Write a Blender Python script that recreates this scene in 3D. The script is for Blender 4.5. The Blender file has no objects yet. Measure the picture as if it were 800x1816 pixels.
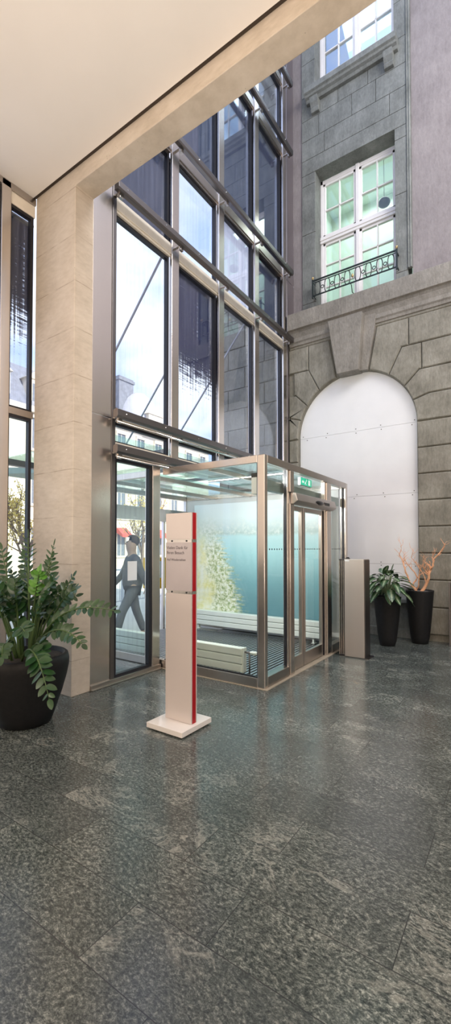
import bpy, bmesh, math, random
from mathutils import Vector, Matrix
random.seed(7)
SC = bpy.context.scene
COL = SC.collection
PI = math.pi

# ------------------------------------------------------------------ helpers
def V(*a): return Vector(a)

def box(bm, x0, x1, y0, y1, z0, z1):
    vs = [bm.verts.new((x, y, z)) for z in (z0, z1) for y in (y0, y1) for x in (x0, x1)]
    for f in ((0, 2, 3, 1), (4, 5, 7, 6), (0, 1, 5, 4), (2, 6, 7, 3), (0, 4, 6, 2), (1, 3, 7, 5)):
        bm.faces.new([vs[i] for i in f])

def prism(bm, pts, to3, d0, d1):
    a = [bm.verts.new(to3(p[0], p[1], d0)) for p in pts]
    b = [bm.verts.new(to3(p[0], p[1], d1)) for p in pts]
    n = len(pts)
    bm.faces.new(a); bm.faces.new(b[::-1])
    for i in range(n):
        bm.faces.new((a[i], b[i], b[(i + 1) % n], a[(i + 1) % n]))

XZ = lambda u, v, d: (u, d, v)
YZ = lambda u, v, d: (d, u, v)
XY = lambda u, v, d: (u, v, d)

def tube(bm, pts, rs, n=8, cap=True):
    pts = [Vector(p) for p in pts]
    if not isinstance(rs, (list, tuple)): rs = [rs] * len(pts)
    rings = []
    up = Vector((0.13, 0.21, 0.97))
    for i, p in enumerate(pts):
        t = (pts[min(i + 1, len(pts) - 1)] - pts[max(i - 1, 0)]).normalized()
        a = t.cross(up)
        if a.length < 1e-3: a = t.cross(Vector((1, 0, 0)))
        a.normalize(); b = t.cross(a)
        rings.append([bm.verts.new(p + (a * math.cos(2 * PI * k / n) + b * math.sin(2 * PI * k / n)) * rs[i]) for k in range(n)])
    for i in range(len(rings) - 1):
        for k in range(n):
            bm.faces.new((rings[i][k], rings[i][(k + 1) % n], rings[i + 1][(k + 1) % n], rings[i + 1][k]))
    if cap:
        bm.faces.new(rings[0][::-1]); bm.faces.new(rings[-1])

def lathe(bm, prof, c=(0, 0, 0), n=40):
    rings = []
    for r, z in prof:
        if r < 1e-5: rings.append([bm.verts.new((c[0], c[1], c[2] + z))])
        else: rings.append([bm.verts.new((c[0] + r * math.cos(2 * PI * k / n), c[1] + r * math.sin(2 * PI * k / n), c[2] + z)) for k in range(n)])
    for A, B in zip(rings, rings[1:]):
        for k in range(n):
            k2 = (k + 1) % n
            if len(A) == 1 and len(B) == 1: continue
            if len(A) == 1: bm.faces.new((A[0], B[k2], B[k]))
            elif len(B) == 1: bm.faces.new((A[k], A[k2], B[0]))
            else: bm.faces.new((A[k], A[k2], B[k2], B[k]))

def ball(bm, c, r, s=(1, 1, 1), n=12):
    m = Matrix.Translation(c) @ Matrix.Diagonal((r * s[0], r * s[1], r * s[2], 1))
    bmesh.ops.create_uvsphere(bm, u_segments=n, v_segments=max(6, n * 2 // 3), radius=1, matrix=m)

def ptag(o, label=None, cat=None, group=None, kind=None):
    if label: o['label'] = label
    if cat: o['category'] = cat
    if group: o['group'] = group
    if kind: o['kind'] = kind
    return o

def wloc(o):
    p = Vector((0, 0, 0))
    while o is not None:
        p += o.location; o = o.parent
    return p

def obj(name, bm, mat, parent=None, smooth=False, bevel=0, origin=None, angle=40):
    me = bpy.data.meshes.new(name)
    bmesh.ops.recalc_face_normals(bm, faces=bm.faces)
    off = wloc(parent) if parent else Vector(origin or (0, 0, 0))
    bmesh.ops.translate(bm, verts=bm.verts, vec=-off)
    bm.to_mesh(me); bm.free()
    o = bpy.data.objects.new(name, me)
    COL.objects.link(o)
    if parent: o.parent = parent
    else: o.location = off
    for m in (mat if isinstance(mat, list) else [mat]): me.materials.append(m)
    if smooth: me.shade_smooth()
    if bevel:
        b = o.modifiers.new('bevel', 'BEVEL'); b.width = bevel; b.segments = 2; b.limit_method = 'ANGLE'; b.angle_limit = math.radians(angle)
    return o

def empty(name, loc, label, cat, group=None, kind=None):
    o = bpy.data.objects.new(name, None); o.empty_display_size = .1
    COL.objects.link(o); o.location = loc
    return ptag(o, label, cat, group, kind)

def B(*boxes):
    bm = bmesh.new()
    for b in boxes: box(bm, *b)
    return bm

def dup(o, parent=None):
    c = o.copy(); COL.objects.link(c)
    if parent: c.parent = parent
    for ch in list(o.children): dup(ch, c)
    return c

# ------------------------------------------------------------------ materials
class M:
    def __init__(s, name):
        s.m = bpy.data.materials.new(name); s.m.use_nodes = True
        s.t = s.m.node_tree; s.t.nodes.clear()
        s.out = s.n('ShaderNodeOutputMaterial')
        s._c = None
    def n(s, t, **kw):
        nd = s.t.nodes.new(t)
        for k, v in kw.items():
            if k.startswith('i_'):
                key = k[2:]
                nd.inputs[int(key) if key.isdigit() else key.replace('_', ' ')].default_value = v
            else: setattr(nd, k, v)
        return nd
    def l(s, a, b): s.t.links.new(a, b)
    def co(s, scale=(1, 1, 1), loc=(0, 0, 0), src='Object'):
        tc = s.n('ShaderNodeTexCoord'); mp = s.n('ShaderNodeMapping')
        mp.inputs['Scale'].default_value = scale; mp.inputs['Location'].default_value = loc
        s.l(tc.outputs[src], mp.inputs[0]); return mp.outputs[0]
    def noise(s, co, scale, detail=4, rough=.55, dist=0, out='Fac'):
        nd = s.n('ShaderNodeTexNoise'); nd.inputs['Scale'].default_value = scale
        nd.inputs['Detail'].default_value = detail; nd.inputs['Roughness'].default_value = rough; nd.inputs['Distortion'].default_value = dist
        s.l(co, nd.inputs['Vector']); return nd.outputs[out]
    def ramp(s, fac, stops, interp='LINEAR'):
        r = s.n('ShaderNodeValToRGB'); cr = r.color_ramp; cr.interpolation = interp
        while len(cr.elements) < len(stops): cr.elements.new(.5)
        for e, (p, c) in zip(cr.elements, stops):
            e.position = p; e.color = (c if len(c) == 4 else (*c, 1)) if isinstance(c, tuple) else (c, c, c, 1)
        s.l(fac, r.inputs[0]); return r.outputs[0]
    def math(s, op, a, b=None, c=None, clamp=False):
        nd = s.n('ShaderNodeMath', operation=op); nd.use_clamp = clamp
        for i, v in enumerate((a, b, c)):
            if v is None: continue
            if hasattr(v, 'links'): s.l(v, nd.inputs[i])
            else: nd.inputs[i].default_value = v
        return nd.outputs[0]
    def mix(s, fac, a, b, mode='MIX'):
        nd = s.n('ShaderNodeMix', data_type='RGBA', blend_type=mode)
        for i, v in ((0, fac), (6, a), (7, b)):
            if hasattr(v, 'links'): s.l(v, nd.inputs[i])
            elif isinstance(v, (int, float)): nd.inputs[i].default_value = v if i == 0 else (v, v, v, 1)
            else: nd.inputs[i].default_value = (*v, 1)
        return nd.outputs[2]
    def bsdf(s, color, rough=.5, metal=0, bump=None, bstr=.2, bdist=.01, **kw):
        p = s.n('ShaderNodeBsdfPrincipled')
        for k, v in (('Base Color', color), ('Roughness', rough), ('Metallic', metal), *[(a.replace('_', ' '), b) for a, b in kw.items()]):
            if hasattr(v, 'links'): s.l(v, p.inputs[k])
            elif isinstance(v, tuple): p.inputs[k].default_value = (*v, 1) if len(v) == 3 else v
            else: p.inputs[k].default_value = v
        if bump is not None:
            b = s.n('ShaderNodeBump'); b.inputs['Strength'].default_value = bstr; b.inputs['Distance'].default_value = bdist
            s.l(bump, b.inputs['Height']); s.l(b.outputs[0], p.inputs['Normal'])
        s.l(p.outputs[0], s.out.inputs[0]); s.p = p
        return s.m
    def sep(s, co):
        nd = s.n('ShaderNodeSeparateXYZ'); s.l(co, nd.inputs[0]); return nd.outputs

def plain(name, c, rough=.5, metal=0, var=.08, scale=6, **kw):
    m = M(name); n = m.noise(m.co(), scale)
    a = tuple(max(0, x * (1 - var)) for x in c); b = tuple(min(1, x * (1 + var)) for x in c)
    return m.bsdf(m.ramp(n, [(.3, a), (.7, b)]), rough, metal, **kw)

def steel(name, c, rough=.3, stretch=(1.5, 1.5, .15), var=.02):
    m = M(name); co = m.co(stretch); n = m.noise(co, 3, 3)
    col = m.ramp(n, [(.3, tuple(x * (1 - var) for x in c)), (.7, tuple(min(1, x * (1 + var)) for x in c))])
    return m.bsdf(col, rough, 1.0)

def glass(name, tint, f0=.05, power=4.0, gain=.85, streak=0):
    m = M(name)
    lw = m.n('ShaderNodeLayerWeight'); lw.inputs['Blend'].default_value = .5
    f = m.math('MULTIPLY_ADD', m.math('POWER', lw.outputs['Facing'], power), gain, f0, clamp=True)
    tr = m.n('ShaderNodeBsdfTransparent'); tr.inputs[0].default_value = (*tint, 1)
    gl = m.n('ShaderNodeBsdfGlossy'); gl.inputs['Roughness'].default_value = .01; gl.inputs[0].default_value = (.92, .96, 1, 1)
    last = tr.outputs[0]
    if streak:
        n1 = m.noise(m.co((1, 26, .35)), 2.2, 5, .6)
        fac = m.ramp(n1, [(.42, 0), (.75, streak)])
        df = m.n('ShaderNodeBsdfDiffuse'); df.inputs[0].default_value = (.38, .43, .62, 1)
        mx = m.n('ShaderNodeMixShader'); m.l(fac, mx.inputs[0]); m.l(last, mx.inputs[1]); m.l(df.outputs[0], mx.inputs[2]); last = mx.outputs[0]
    mx = m.n('ShaderNodeMixShader'); m.l(f, mx.inputs[0]); m.l(last, mx.inputs[1]); m.l(gl.outputs[0], mx.inputs[2])
    m.l(mx.outputs[0], m.out.inputs[0])
    return m.m

def mat_floor():
    m = M('floor_gneiss')
    tc = m.co()
    br = m.n('ShaderNodeTexBrick'); br.offset = .37; br.squash = 1
    for k, v in (('Scale', 1), ('Mortar Size', .0022), ('Mortar Smooth', .1), ('Bias', 0), ('Brick Width', 1.02), ('Row Height', .3215)):
        br.inputs[k].default_value = v
    br.inputs['Color1'].default_value = (0, 0, 0, 1); br.inputs['Color2'].default_value = (1, 1, 1, 1)
    mp = m.co(loc=(.06, -3.03 + .3215 * 20, 0)); m.l(mp, br.inputs['Vector'])
    tone = m.sep(br.outputs['Color'])[0]
    # shift the pattern from slab to slab
    cmb = m.n('ShaderNodeCombineXYZ'); m.l(m.math('MULTIPLY', tone, 37.0), cmb.inputs[0]); m.l(m.math('MULTIPLY', tone, 91.0), cmb.inputs[1])
    ad = m.n('ShaderNodeVectorMath', operation='ADD'); m.l(tc, ad.inputs[0]); m.l(cmb.outputs[0], ad.inputs[1])
    co = ad.outputs[0]
    warp = m.noise(co, 2.2, 4, .6, out='Color')
    wv = m.n('ShaderNodeVectorMath', operation='MULTIPLY_ADD'); m.l(warp, wv.inputs[0]); wv.inputs[1].default_value = (.13, .13, .13); m.l(co, wv.inputs[2])
    st = m.n('ShaderNodeMapping'); st.inputs['Scale'].default_value = (1, 1.6, 1); st.inputs['Rotation'].default_value = (0, 0, .5); m.l(wv.outputs[0], st.inputs[0])
    speck = m.noise(st.outputs[0], 46, 7, .80)
    fine = m.noise(co, 160, 3, .6)
    big = m.noise(wv.outputs[0], 1.7, 3, .5)
    vein = m.noise(st.outputs[0], 2.2, 5, .6, 1.6)
    ridge = m.math('SUBTRACT', 1.0, m.math('MULTIPLY', m.math('ABSOLUTE', m.math('SUBTRACT', vein, .5)), 30.0), clamp=True)
    gate = m.ramp(big, [(.50, 0), (.64, 1)])
    vfac = m.math('MULTIPLY', m.math('MULTIPLY', ridge, gate), .5)
    base = m.ramp(m.math('ADD', m.math('MULTIPLY', speck, .8), m.math('MULTIPLY', fine, .2)),
                  [(.41, (.014, .020, .019)), (.485, (.072, .086, .080)), (.545, (.175, .193, .178)), (.63, (.46, .48, .44))])
    dark = m.mix(m.ramp(tone, [(0, .0), (1, .35)]), base, (.06, .070, .074), 'MIX')
    mott = m.mix(m.ramp(big, [(.35, .45), (.6, 0)]), dark, (.035, .042, .04))
    c = m.mix(vfac, mott, (.42, .42, .38))
    rust = m.ramp(m.noise(co, 1.4, 2), [(.70, 0), (.76, .35)])
    c = m.mix(m.math('MULTIPLY', rust, ridge), c, (.45, .32, .22))
    c = m.mix(m.math('MULTIPLY', br.outputs['Fac'], .9), c, (.02, .022, .024))
    r = m.math('MULTIPLY_ADD', fine, .16, .13)
    return m.bsdf(c, r, 0, bump=m.math('ADD', m.math('MULTIPLY', speck, .3), m.math('MULTIPLY', br.outputs['Fac'], -1.0)), bstr=.10, bdist=.004, Specular_IOR_Level=.65)

def mat_concrete():
    m = M('board_marked_concrete'); co = m.co()
    a = m.noise(co, 2.0, 6, .6); b = m.noise(m.co((1, 1, 3)), 9, 5, .65); pores = m.n('ShaderNodeTexVoronoi'); pores.inputs['Scale'].default_value = 17; m.l(co, pores.inputs['Vector'])
    c = m.ramp(m.math('ADD', m.math('MULTIPLY', a, .6), m.math('MULTIPLY', b, .4)), [(.3, (.47, .40, .32)), (.5, (.60, .52, .43)), (.7, (.70, .62, .53))])
    pf = m.math('MULTIPLY', m.math('LESS_THAN', pores.outputs['Distance'], .075), m.math('GREATER_THAN', m.noise(co, 4, 2), .52))
    c = m.mix(m.math('MULTIPLY', pf, .5), c, (.22, .17, .13))
    z = m.sep(m.co())[2]
    fr = m.math('FRACT', m.math('DIVIDE', m.math('ADD', m.math('SUBTRACT', z, .905), m.math('MULTIPLY', m.noise(co, 3), .02)), .52))
    ln = m.math('MULTIPLY', m.math('LESS_THAN', fr, .022), m.ramp(m.noise(co, 5, 3), [(.35, 0), (.6, .6)]))
    c = m.mix(ln, c, (.33, .25, .18))
    return m.bsdf(c, .75, 0, bump=m.math('SUBTRACT', b, m.math('ADD', pf, ln)), bstr=.25, bdist=.006)

def mat_stone(name, c0, c1, c2, scale=1.0, bstr=.45, streak=True):
    m = M(name); co = m.co()
    n1 = m.noise(co, 2.2 * scale, 5, .6); n2 = m.noise(m.co((1, 1, .35)), 38 * scale, 4, .7); n3 = m.noise(m.co((5, 5, .5)), 2.4, 4)
    v = m.math('ADD', m.math('MULTIPLY', n1, .45), m.math('MULTIPLY', n2, .35))
    v = m.math('ADD', v, m.math('MULTIPLY', n3, .2))
    return m.bsdf(m.ramp(v, [(.34, c0), (.5, c1), (.66, c2)]), .82, 0, bump=n2, bstr=bstr, bdist=.012)

def mat_blind(name, col, solid=.45, edge=.25):
    """woven blind: opaque above, opening into a loose weave toward the bottom (its own pattern, by height on the cloth)"""
    m = M(name); g = m.sep(m.co(src='Generated'))
    o = m.co()
    u = m.noise(m.co((1, 30, .6)), 1.5, 4, .6); w = m.noise(m.co((1, 2.5, 42)), 1.2, 3, .6)
    pat = m.math('MULTIPLY', m.math('ADD', u, w), .5)
    thr = m.n('ShaderNodeMapRange'); m.l(g[2], thr.inputs[0])
    thr.inputs[1].default_value = edge; thr.inputs[2].default_value = solid; thr.inputs[3].default_value = .72; thr.inputs[4].default_value = .30
    op = m.math('MULTIPLY', m.math('SUBTRACT', pat, thr.outputs[0]), 9.0, clamp=True)
    op = m.math('MULTIPLY', op, .96)
    tr = m.n('ShaderNodeBsdfTransparent'); tr.inputs[0].default_value = (.96, .97, 1, 1)
    df = m.n('ShaderNodeBsdfDiffuse'); df.inputs[0].default_value = (*col, 1)
    mx = m.n('ShaderNodeMixShader'); m.l(op, mx.inputs[0]); m.l(tr.outputs[0], mx.inputs[1]); m.l(df.outputs[0], mx.inputs[2]); m.l(mx.outputs[0], m.out.inputs[0])
    return m.m

def mat_mural():
    m = M('printed_lake_panorama'); s = m.sep(m.co()); y = s[0]; z = s[2]   # x along print, z up (print's own origin)
    co = m.co()
    n = m.noise(co, 3.2, 6, .65); nf = m.noise(co, 14, 6, .75); nn = m.noise(m.co((1, 1, 6)), 4, 4)
    # sky, hills, town, lake, from the top down
    hz = m.math('ADD', z, m.math('MULTIPLY', m.math('SUBTRACT', n, .5), .18))
    sky = m.ramp(hz, [(1.45, 0), (1.45, 0)])
    t = m.math('DIVIDE', hz, 2.1)
    backdrop = m.ramp(t, [(.0, (.12, .26, .30)), (.28, (.20, .40, .44)), (.55, (.40, .66, .69)), (.69, (.55, .76, .78)), (.72, (.48, .60, .58)), (.79, (.66, .76, .77)), (.86, (.80, .89, .91)), (1, (.88, .94, .97))])
    town = m.math('MULTIPLY', m.ramp(t, [(.69, 0), (.72, 1), (.80, 1), (.85, 0)]), m.ramp(nf, [(.48, 0), (.60, .7)]))
    backdrop = m.mix(town, backdrop, (.84, .87, .84))
    land = m.ramp(nf, [(.34, (.14, .22, .09)), (.44, (.36, .44, .20)), (.51, (.74, .74, .50)), (.58, (.90, .90, .82)), (.75, (.94, .93, .88))])
    field = m.ramp(n, [(.40, (.90, .82, .36)), (.60, (.95, .93, .80))])
    land = m.mix(m.ramp(m.math('ADD', m.math('ADD', y, m.math('MULTIPLY', z, .25)), m.math('MULTIPLY', n, .6)), [(.75, .85), (1.0, .0)]), land, field)
    haze = m.ramp(m.math('DIVIDE', z, 2.1), [(.5, 0), (.8, .6)])
    land = m.mix(haze, land, (.86, .92, .92))
    sh = m.math('ADD', m.math('ADD', y, m.math('MULTIPLY', z, .36)), m.math('ADD', m.math('MULTIPLY', m.math('SUBTRACT', nn, .5), .9), m.math('MULTIPLY', m.math('SUBTRACT', nf, .5), .55)))
    lf = m.ramp(m.math('DIVIDE', sh, 3.0), [(.35, 1), (.42, 0)])
    top = m.ramp(t, [(.60, 1), (.78, .55), (.92, 0)])
    c = m.mix(m.math('MULTIPLY', lf, top), backdrop, land)
    return m.bsdf(c, .35, 0)

MAT = {}
MAT['floor'] = mat_floor()
MAT['concrete'] = mat_concrete()
MAT['plaster'] = plain('white_ceiling_plaster', (.84, .80, .76), .8, var=.02, scale=1.5)
MAT['painted_shade'] = plain('gap_shade_paint', (.05, .035, .025), .8)  # dark colour stands in for the shade in narrow gaps
MAT['steel'] = steel('brushed_steel', (.66, .61, .57), .24)
MAT['steel_soft'] = steel('satin_steel', (.60, .55, .52), .42)
MAT['steel_h'] = steel('brushed_steel_rails', (.50, .46, .43), .28, (2, 2, 2))
MAT['steel_panel'] = steel('brushed_steel_panel', (.68, .63, .59), .27, (1.5, 1.5, .2))
MAT['corner_panel'] = steel('grey_corner_panel', (.52, .48, .50), .36, (3, 3, .6))
MAT['dark_steel'] = steel('dark_grey_steel', (.20, .185, .185), .38, (2, 2, 2))
MAT['mullion'] = steel('mullion_steel', (.72, .67, .63), .24)
MAT['gasket'] = plain('black_gasket', (.012, .012, .018), .45)
MAT['cream'] = plain('cream_lacquer', (.78, .72, .62), .5)
MAT['glass'] = glass('clear_glass', (.955, .985, .975), .02, 4.0, .55)
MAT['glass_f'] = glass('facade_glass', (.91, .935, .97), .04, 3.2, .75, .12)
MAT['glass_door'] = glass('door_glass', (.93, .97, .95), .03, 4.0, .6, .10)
MAT['glass_green'] = glass('greenish_roof_glass', (.80, .93, .90), .04, 4.0, .7)
MAT['blind'] = mat_blind('navy_woven_blind', (.030, .034, .10), .52, .10)
MAT['blind_long'] = mat_blind('navy_woven_blind_short', (.030, .040, .09), .66, .10)
MAT['blind_full'] = plain('navy_blind_cloth', (.030, .042, .095), .7)
MAT['pale_sky_sheet'] = M('pale_sky_cloth'); 
def _pale(m):
    d = m.n('ShaderNodeBsdfDiffuse'); d.inputs[0].default_value = (.86, .86, .9, 1)
    t = m.n('ShaderNodeBsdfTranslucent'); t.inputs[0].default_value = (.95, .95, 1, 1)
    x = m.n('ShaderNodeMixShader'); x.inputs[0].default_value = .75; m.l(d.outputs[0], x.inputs[1]); m.l(t.outputs[0], x.inputs[2]); m.l(x.outputs[0], m.out.inputs[0]); return m.m
MAT['pale_sky_sheet'] = _pale(MAT['pale_sky_sheet'])  # pale translucent sheet added where the pane shows bright sky
MAT['stone'] = mat_stone('rusticated_sandstone', (.145, .135, .108), (.245, .23, .19), (.36, .34, .29), 1.0, .5)
MAT['stone_green'] = mat_stone('dressed_green_sandstone', (.10, .105, .098), (.185, .195, .185), (.28, .29, .275), 1.0, .3)
MAT['stone_light'] = mat_stone('string_course_stone', (.17, .155, .135), (.27, .25, .22), (.38, .35, .31), 1.0, .9)
MAT['stucco'] = mat_stone('mauve_stucco', (.20, .175, .175), (.265, .235, .235), (.33, .295, .29), .8, .5)
MAT['joint'] = plain('stone_joint', (.06, .05, .042), .9)
MAT['board'] = plain('white_board', (.83, .83, .845), .6, var=.02, scale=3)
MAT['white_paint'] = plain('white_window_paint', (.80, .78, .77), .45, var=.03)
MAT['mint'] = plain('mint_room_paint', (.74, .84, .78), .7, var=.05, scale=1)
MAT['iron'] = plain('black_wrought_iron', (.010, .016, .014), .38)
MAT['brass'] = steel('brass', (.55, .40, .20), .3, (2, 2, 2))
MAT['pot_black'] = plain('matt_black_planter', (.010, .010, .011), .55, var=.25, scale=30, Specular_IOR_Level=.3)
MAT['soil'] = plain('soil', (.035, .028, .022), .95, var=.5, scale=60)
MAT['stem'] = plain('green_stem', (.075, .13, .04), .45, var=.3)
def _leaf(name, a, b, rough=.28):
    m = M(name); n = m.noise(m.co(), 9, 3); return m.bsdf(m.ramp(n, [(.3, a), (.7, b)]), rough, 0, Specular_IOR_Level=.5)
MAT['leaf'] = _leaf('glossy_dark_leaf', (.010, .038, .012), (.028, .085, .024))
MAT['leaf_new'] = _leaf('fresh_green_leaf', (.07, .22, .025), (.14, .33, .05))
MAT['petiole'] = plain('pale_green_petiole', (.25, .33, .18), .5)
def _varleaf():
    m = M('silver_variegated_leaf'); tc = m.n('ShaderNodeTexCoord'); s = m.sep(tc.outputs['UV'])
    e = m.math('ABSOLUTE', m.math('SUBTRACT', s[0], .5))
    n = m.noise(m.co((1, 1, 1)), 26, 4, .7)
    st = m.math('ADD', m.math('MULTIPLY', e, 1.5), m.math('MULTIPLY', m.math('SUBTRACT', n, .5), 1.1))
    c = m.ramp(st, [(.03, (.26, .33, .23)), (.22, (.12, .20, .10)), (.42, (.022, .065, .022))])
    rib = m.math('LESS_THAN', e, .03)
    c = m.mix(rib, c, (.45, .52, .34))
    return m.bsdf(c, .35)
MAT['varleaf'] = _varleaf()
MAT['coral'] = plain('orange_twig_bark', (.78, .42, .24), .65, var=.25, scale=14)
MAT['pebble'] = plain('grey_pebbles', (.25, .24, .23), .8, var=.5, scale=70)
MAT['sign_face'] = plain('pinkish_white_sign_face', (.64, .575, .55), .16, var=.015, scale=2)
MAT['sign_mid'] = plain('mauve_white_sign_face', (.50, .455, .465), .12, var=.03, scale=6)
MAT['sign_red'] = plain('red_sign_edge', (.42, .008, .015), .35)
MAT['sign_white'] = plain('white_lacquer', (.84, .80, .78), .08, var=.01)
MAT['lettering'] = plain('grey_lettering', (.10, .09, .10), .5)
MAT['chrome'] = steel('bright_chrome', (.85, .85, .86), .12, (2, 2, 2))
MAT['radiator'] = plain('white_radiator_enamel', (.80, .83, .78), .35, var=.02)
MAT['mat_dark'] = plain('black_mat_rib', (.015, .016, .018), .8)
MAT['mat_alu'] = steel('mat_aluminium', (.55, .56, .60), .42, (2, 2, 2))
MAT['mural'] = mat_mural()
MAT['paper'] = plain('white_paper', (.80, .84, .88), .6, var=.02)
MAT['plastic_black'] = plain('black_plastic', (.012, .012, .013), .3)
MAT['plastic_white'] = plain('white_plastic', (.80, .81, .82), .4, var=.02)
def _exit():
    m = M('lit_green_exit_face'); e = m.n('ShaderNodeEmission'); n = m.noise(m.co(), 4, 2)
    m.l(m.ramp(n, [(.3, (.02, .48, .26)), (.7, (.05, .66, .40))]), e.inputs[0]); e.inputs[1].default_value = 1.0; m.l(e.outputs[0], m.out.inputs[0]); return m.m
MAT['exit'] = _exit()
def _exw():
    m = M('lit_white_pictogram'); e = m.n('ShaderNodeEmission'); n = m.noise(m.co(), 3, 1); m.l(m.ramp(n, [(0, (.7, .9, .8)), (1, (.8, 1, .9))]), e.inputs[0]); m.l(e.outputs[0], m.out.inputs[0]); return m.m
MAT['exit_white'] = _exw()
MAT['street'] = plain('pale_street', (.62, .60, .56), .85, var=.06, scale=1)
MAT['facade_cream'] = mat_stone('cream_city_stone', (.56, .50, .40), (.66, .60, .50), (.74, .68, .58), .5, .2)
MAT['slate'] = plain('grey_slate', (.22, .23, .26), .7, var=.2, scale=3)
MAT['dome_metal'] = plain('pale_zinc', (.50, .50, .54), .6, var=.1, scale=1)
MAT['win_dark'] = plain('dark_far_pane', (.16, .18, .21), .2, var=.15)
MAT['awning'] = plain('red_awning', (.50, .10, .08), .7)
MAT['yellow'] = plain('yellow_enamel', (.85, .48, .02), .4)
MAT['bark'] = plain('grey_brown_bark', (.20, .15, .11), .9, var=.3)
MAT['yleaf'] = plain('yellow_spring_leaf', (.70, .55, .14), .6, var=.25)
MAT['green_metal'] = plain('green_canopy', (.20, .30, .26), .5)
MAT['skin'] = plain('skin', (.55, .36, .27), .55, var=.04)
MAT['jacket'] = plain('dark_grey_jacket', (.095, .095, .115), .8, var=.2)
MAT['trousers'] = plain('grey_trousers', (.16, .16, .18), .85, var=.15)
MAT['hair'] = plain('brown_hair', (.09, .06, .045), .7, var=.3)
MAT['shoe'] = plain('dark_shoe', (.03, .028, .026), .5)
MAT['rod'] = steel('tie_rod', (.45, .46, .50), .4, (2, 2, 2))

def st(name, bm, mat, label, cat, **kw):
    return ptag(obj(name, bm, mat, **kw), label, cat, kind='structure')

# ------------------------------------------------------------------ room shell
st('floor', B((-4.95, 6.2, -7, 8.3, -.12, 0)), MAT['floor'], 'dark grey polished stone slab floor with pale veins', 'floor')
st('ceiling', B((-4.9, 6.0, -7, 2.875, 5.775, 6.3)), MAT['plaster'], 'smooth white ceiling ending at the concrete beam', 'ceiling')
st('trim_1', B((-4.9, 6.0, 2.875, 2.915, 5.79, 6.3)), MAT['painted_shade'], 'dark strip painted as shade in the gap between white ceiling and concrete beam', 'ceiling gap')  # gap filled with a dark strip that paints its shade
bm = bmesh.new()
prism(bm, [(-4.77, 0), (-4.02, 0), (-4.02, 5.6), (6.0, 5.6), (6.0, 6.5), (-4.77, 6.5)], XZ, 2.915, 3.16)
st('wall_concrete', bm, MAT['concrete'], 'beige board marked concrete column with its long beam', 'concrete portal', bevel=.006)
st('wall_right', B((6.0, 6.2, -7, 8.3, 0, 22)), MAT['plaster'], 'unseen plain wall of the hall on the far right, raised against the sun', 'wall')  # unseen wall, raised to keep the sun out of the atrium
st('wall_back', B((-4.95, 6.2, -7.2, -7, 0, 6.3)), MAT['plaster'], 'plain wall at the back of the hall', 'wall')

# ------------------------------------------------------------------ stone facade
CX, CZ, RA = -2.678, 3.84, 1.14
YL = 8.2
JZ = [.115, .58, 1.05, 1.51, 1.975, 2.437, 2.90, 3.36, 3.823]       # bed joints beside the arch
UP = [4.30, 4.75, 5.22]                                            # joints that bend into the voussoirs
TOPZ = 5.72
bm = bmesh.new()
def block(pts, d=.05, g=.006, ch=.016):
    """one stone with chamfered arrises; pts counter-clockwise in x,z"""
    n = len(pts); P = [Vector(p) for p in pts]
    area = sum(P[i].x * P[(i + 1) % n].y - P[(i + 1) % n].x * P[i].y for i in range(n))
    if area < 0: P.reverse()
    def inset(k):
        out = []
        for i in range(n):
            a, b, c = P[i - 1], P[i], P[(i + 1) % n]
            e1 = (b - a).normalized(); e2 = (c - b).normalized()
            n1 = Vector((-e1.y, e1.x)); n2 = Vector((-e2.y, e2.x)); s = n1 + n2
            q = s / max(.35, 1 + n1.dot(n2)); out.append(b + q * k)
        return out
    L0 = [bm.verts.new((p.x, YL + .02, p.y)) for p in inset(g)]
    L1 = [bm.verts.new((p.x, YL - d + ch, p.y)) for p in inset(g)]
    L2 = [bm.verts.new((p.x, YL - d, p.y)) for p in inset(g + ch)]
    for A, Bq in ((L0, L1), (L1, L2)):
        for i in range(n): bm.faces.new((A[i], A[(i + 1) % n], Bq[(i + 1) % n], Bq[i]))
    bm.faces.new(L2)
def arc(t0, t1, k=5): return [(CX + RA * math.sin(t0 + (t1 - t0) * i / k), CZ + RA * math.cos(t0 + (t1 - t0) * i / k)) for i in range(k + 1)]
xr, xl = CX + RA, CX - RA
XR, XL = 6.0, -4.02
for z0, z1 in zip(JZ, JZ[1:]):
    row = JZ.index(z0)
    xs = [xr] + [x for x in ([.1, 1.9, 3.9] if row % 2 else [-.65, 1.0, 2.9, 5.0])] + [XR]
    for a, b in zip(xs, xs[1:]): block([(a, z0), (b, z0), (b, z1), (a, z1)])
    block([(XL, z0), (xl, z0), (xl, z1), (XL, z1)])
tr = [math.radians(a) for a in (90, 70.5, 55, 36, 16)]             # angle of each radial joint from the vertical
zo = [JZ[-1]] + UP + [TOPZ]
xo = [xr, -1.331, -1.491, -1.78, -2.215]                           # where each radial joint meets its bed joint
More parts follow.
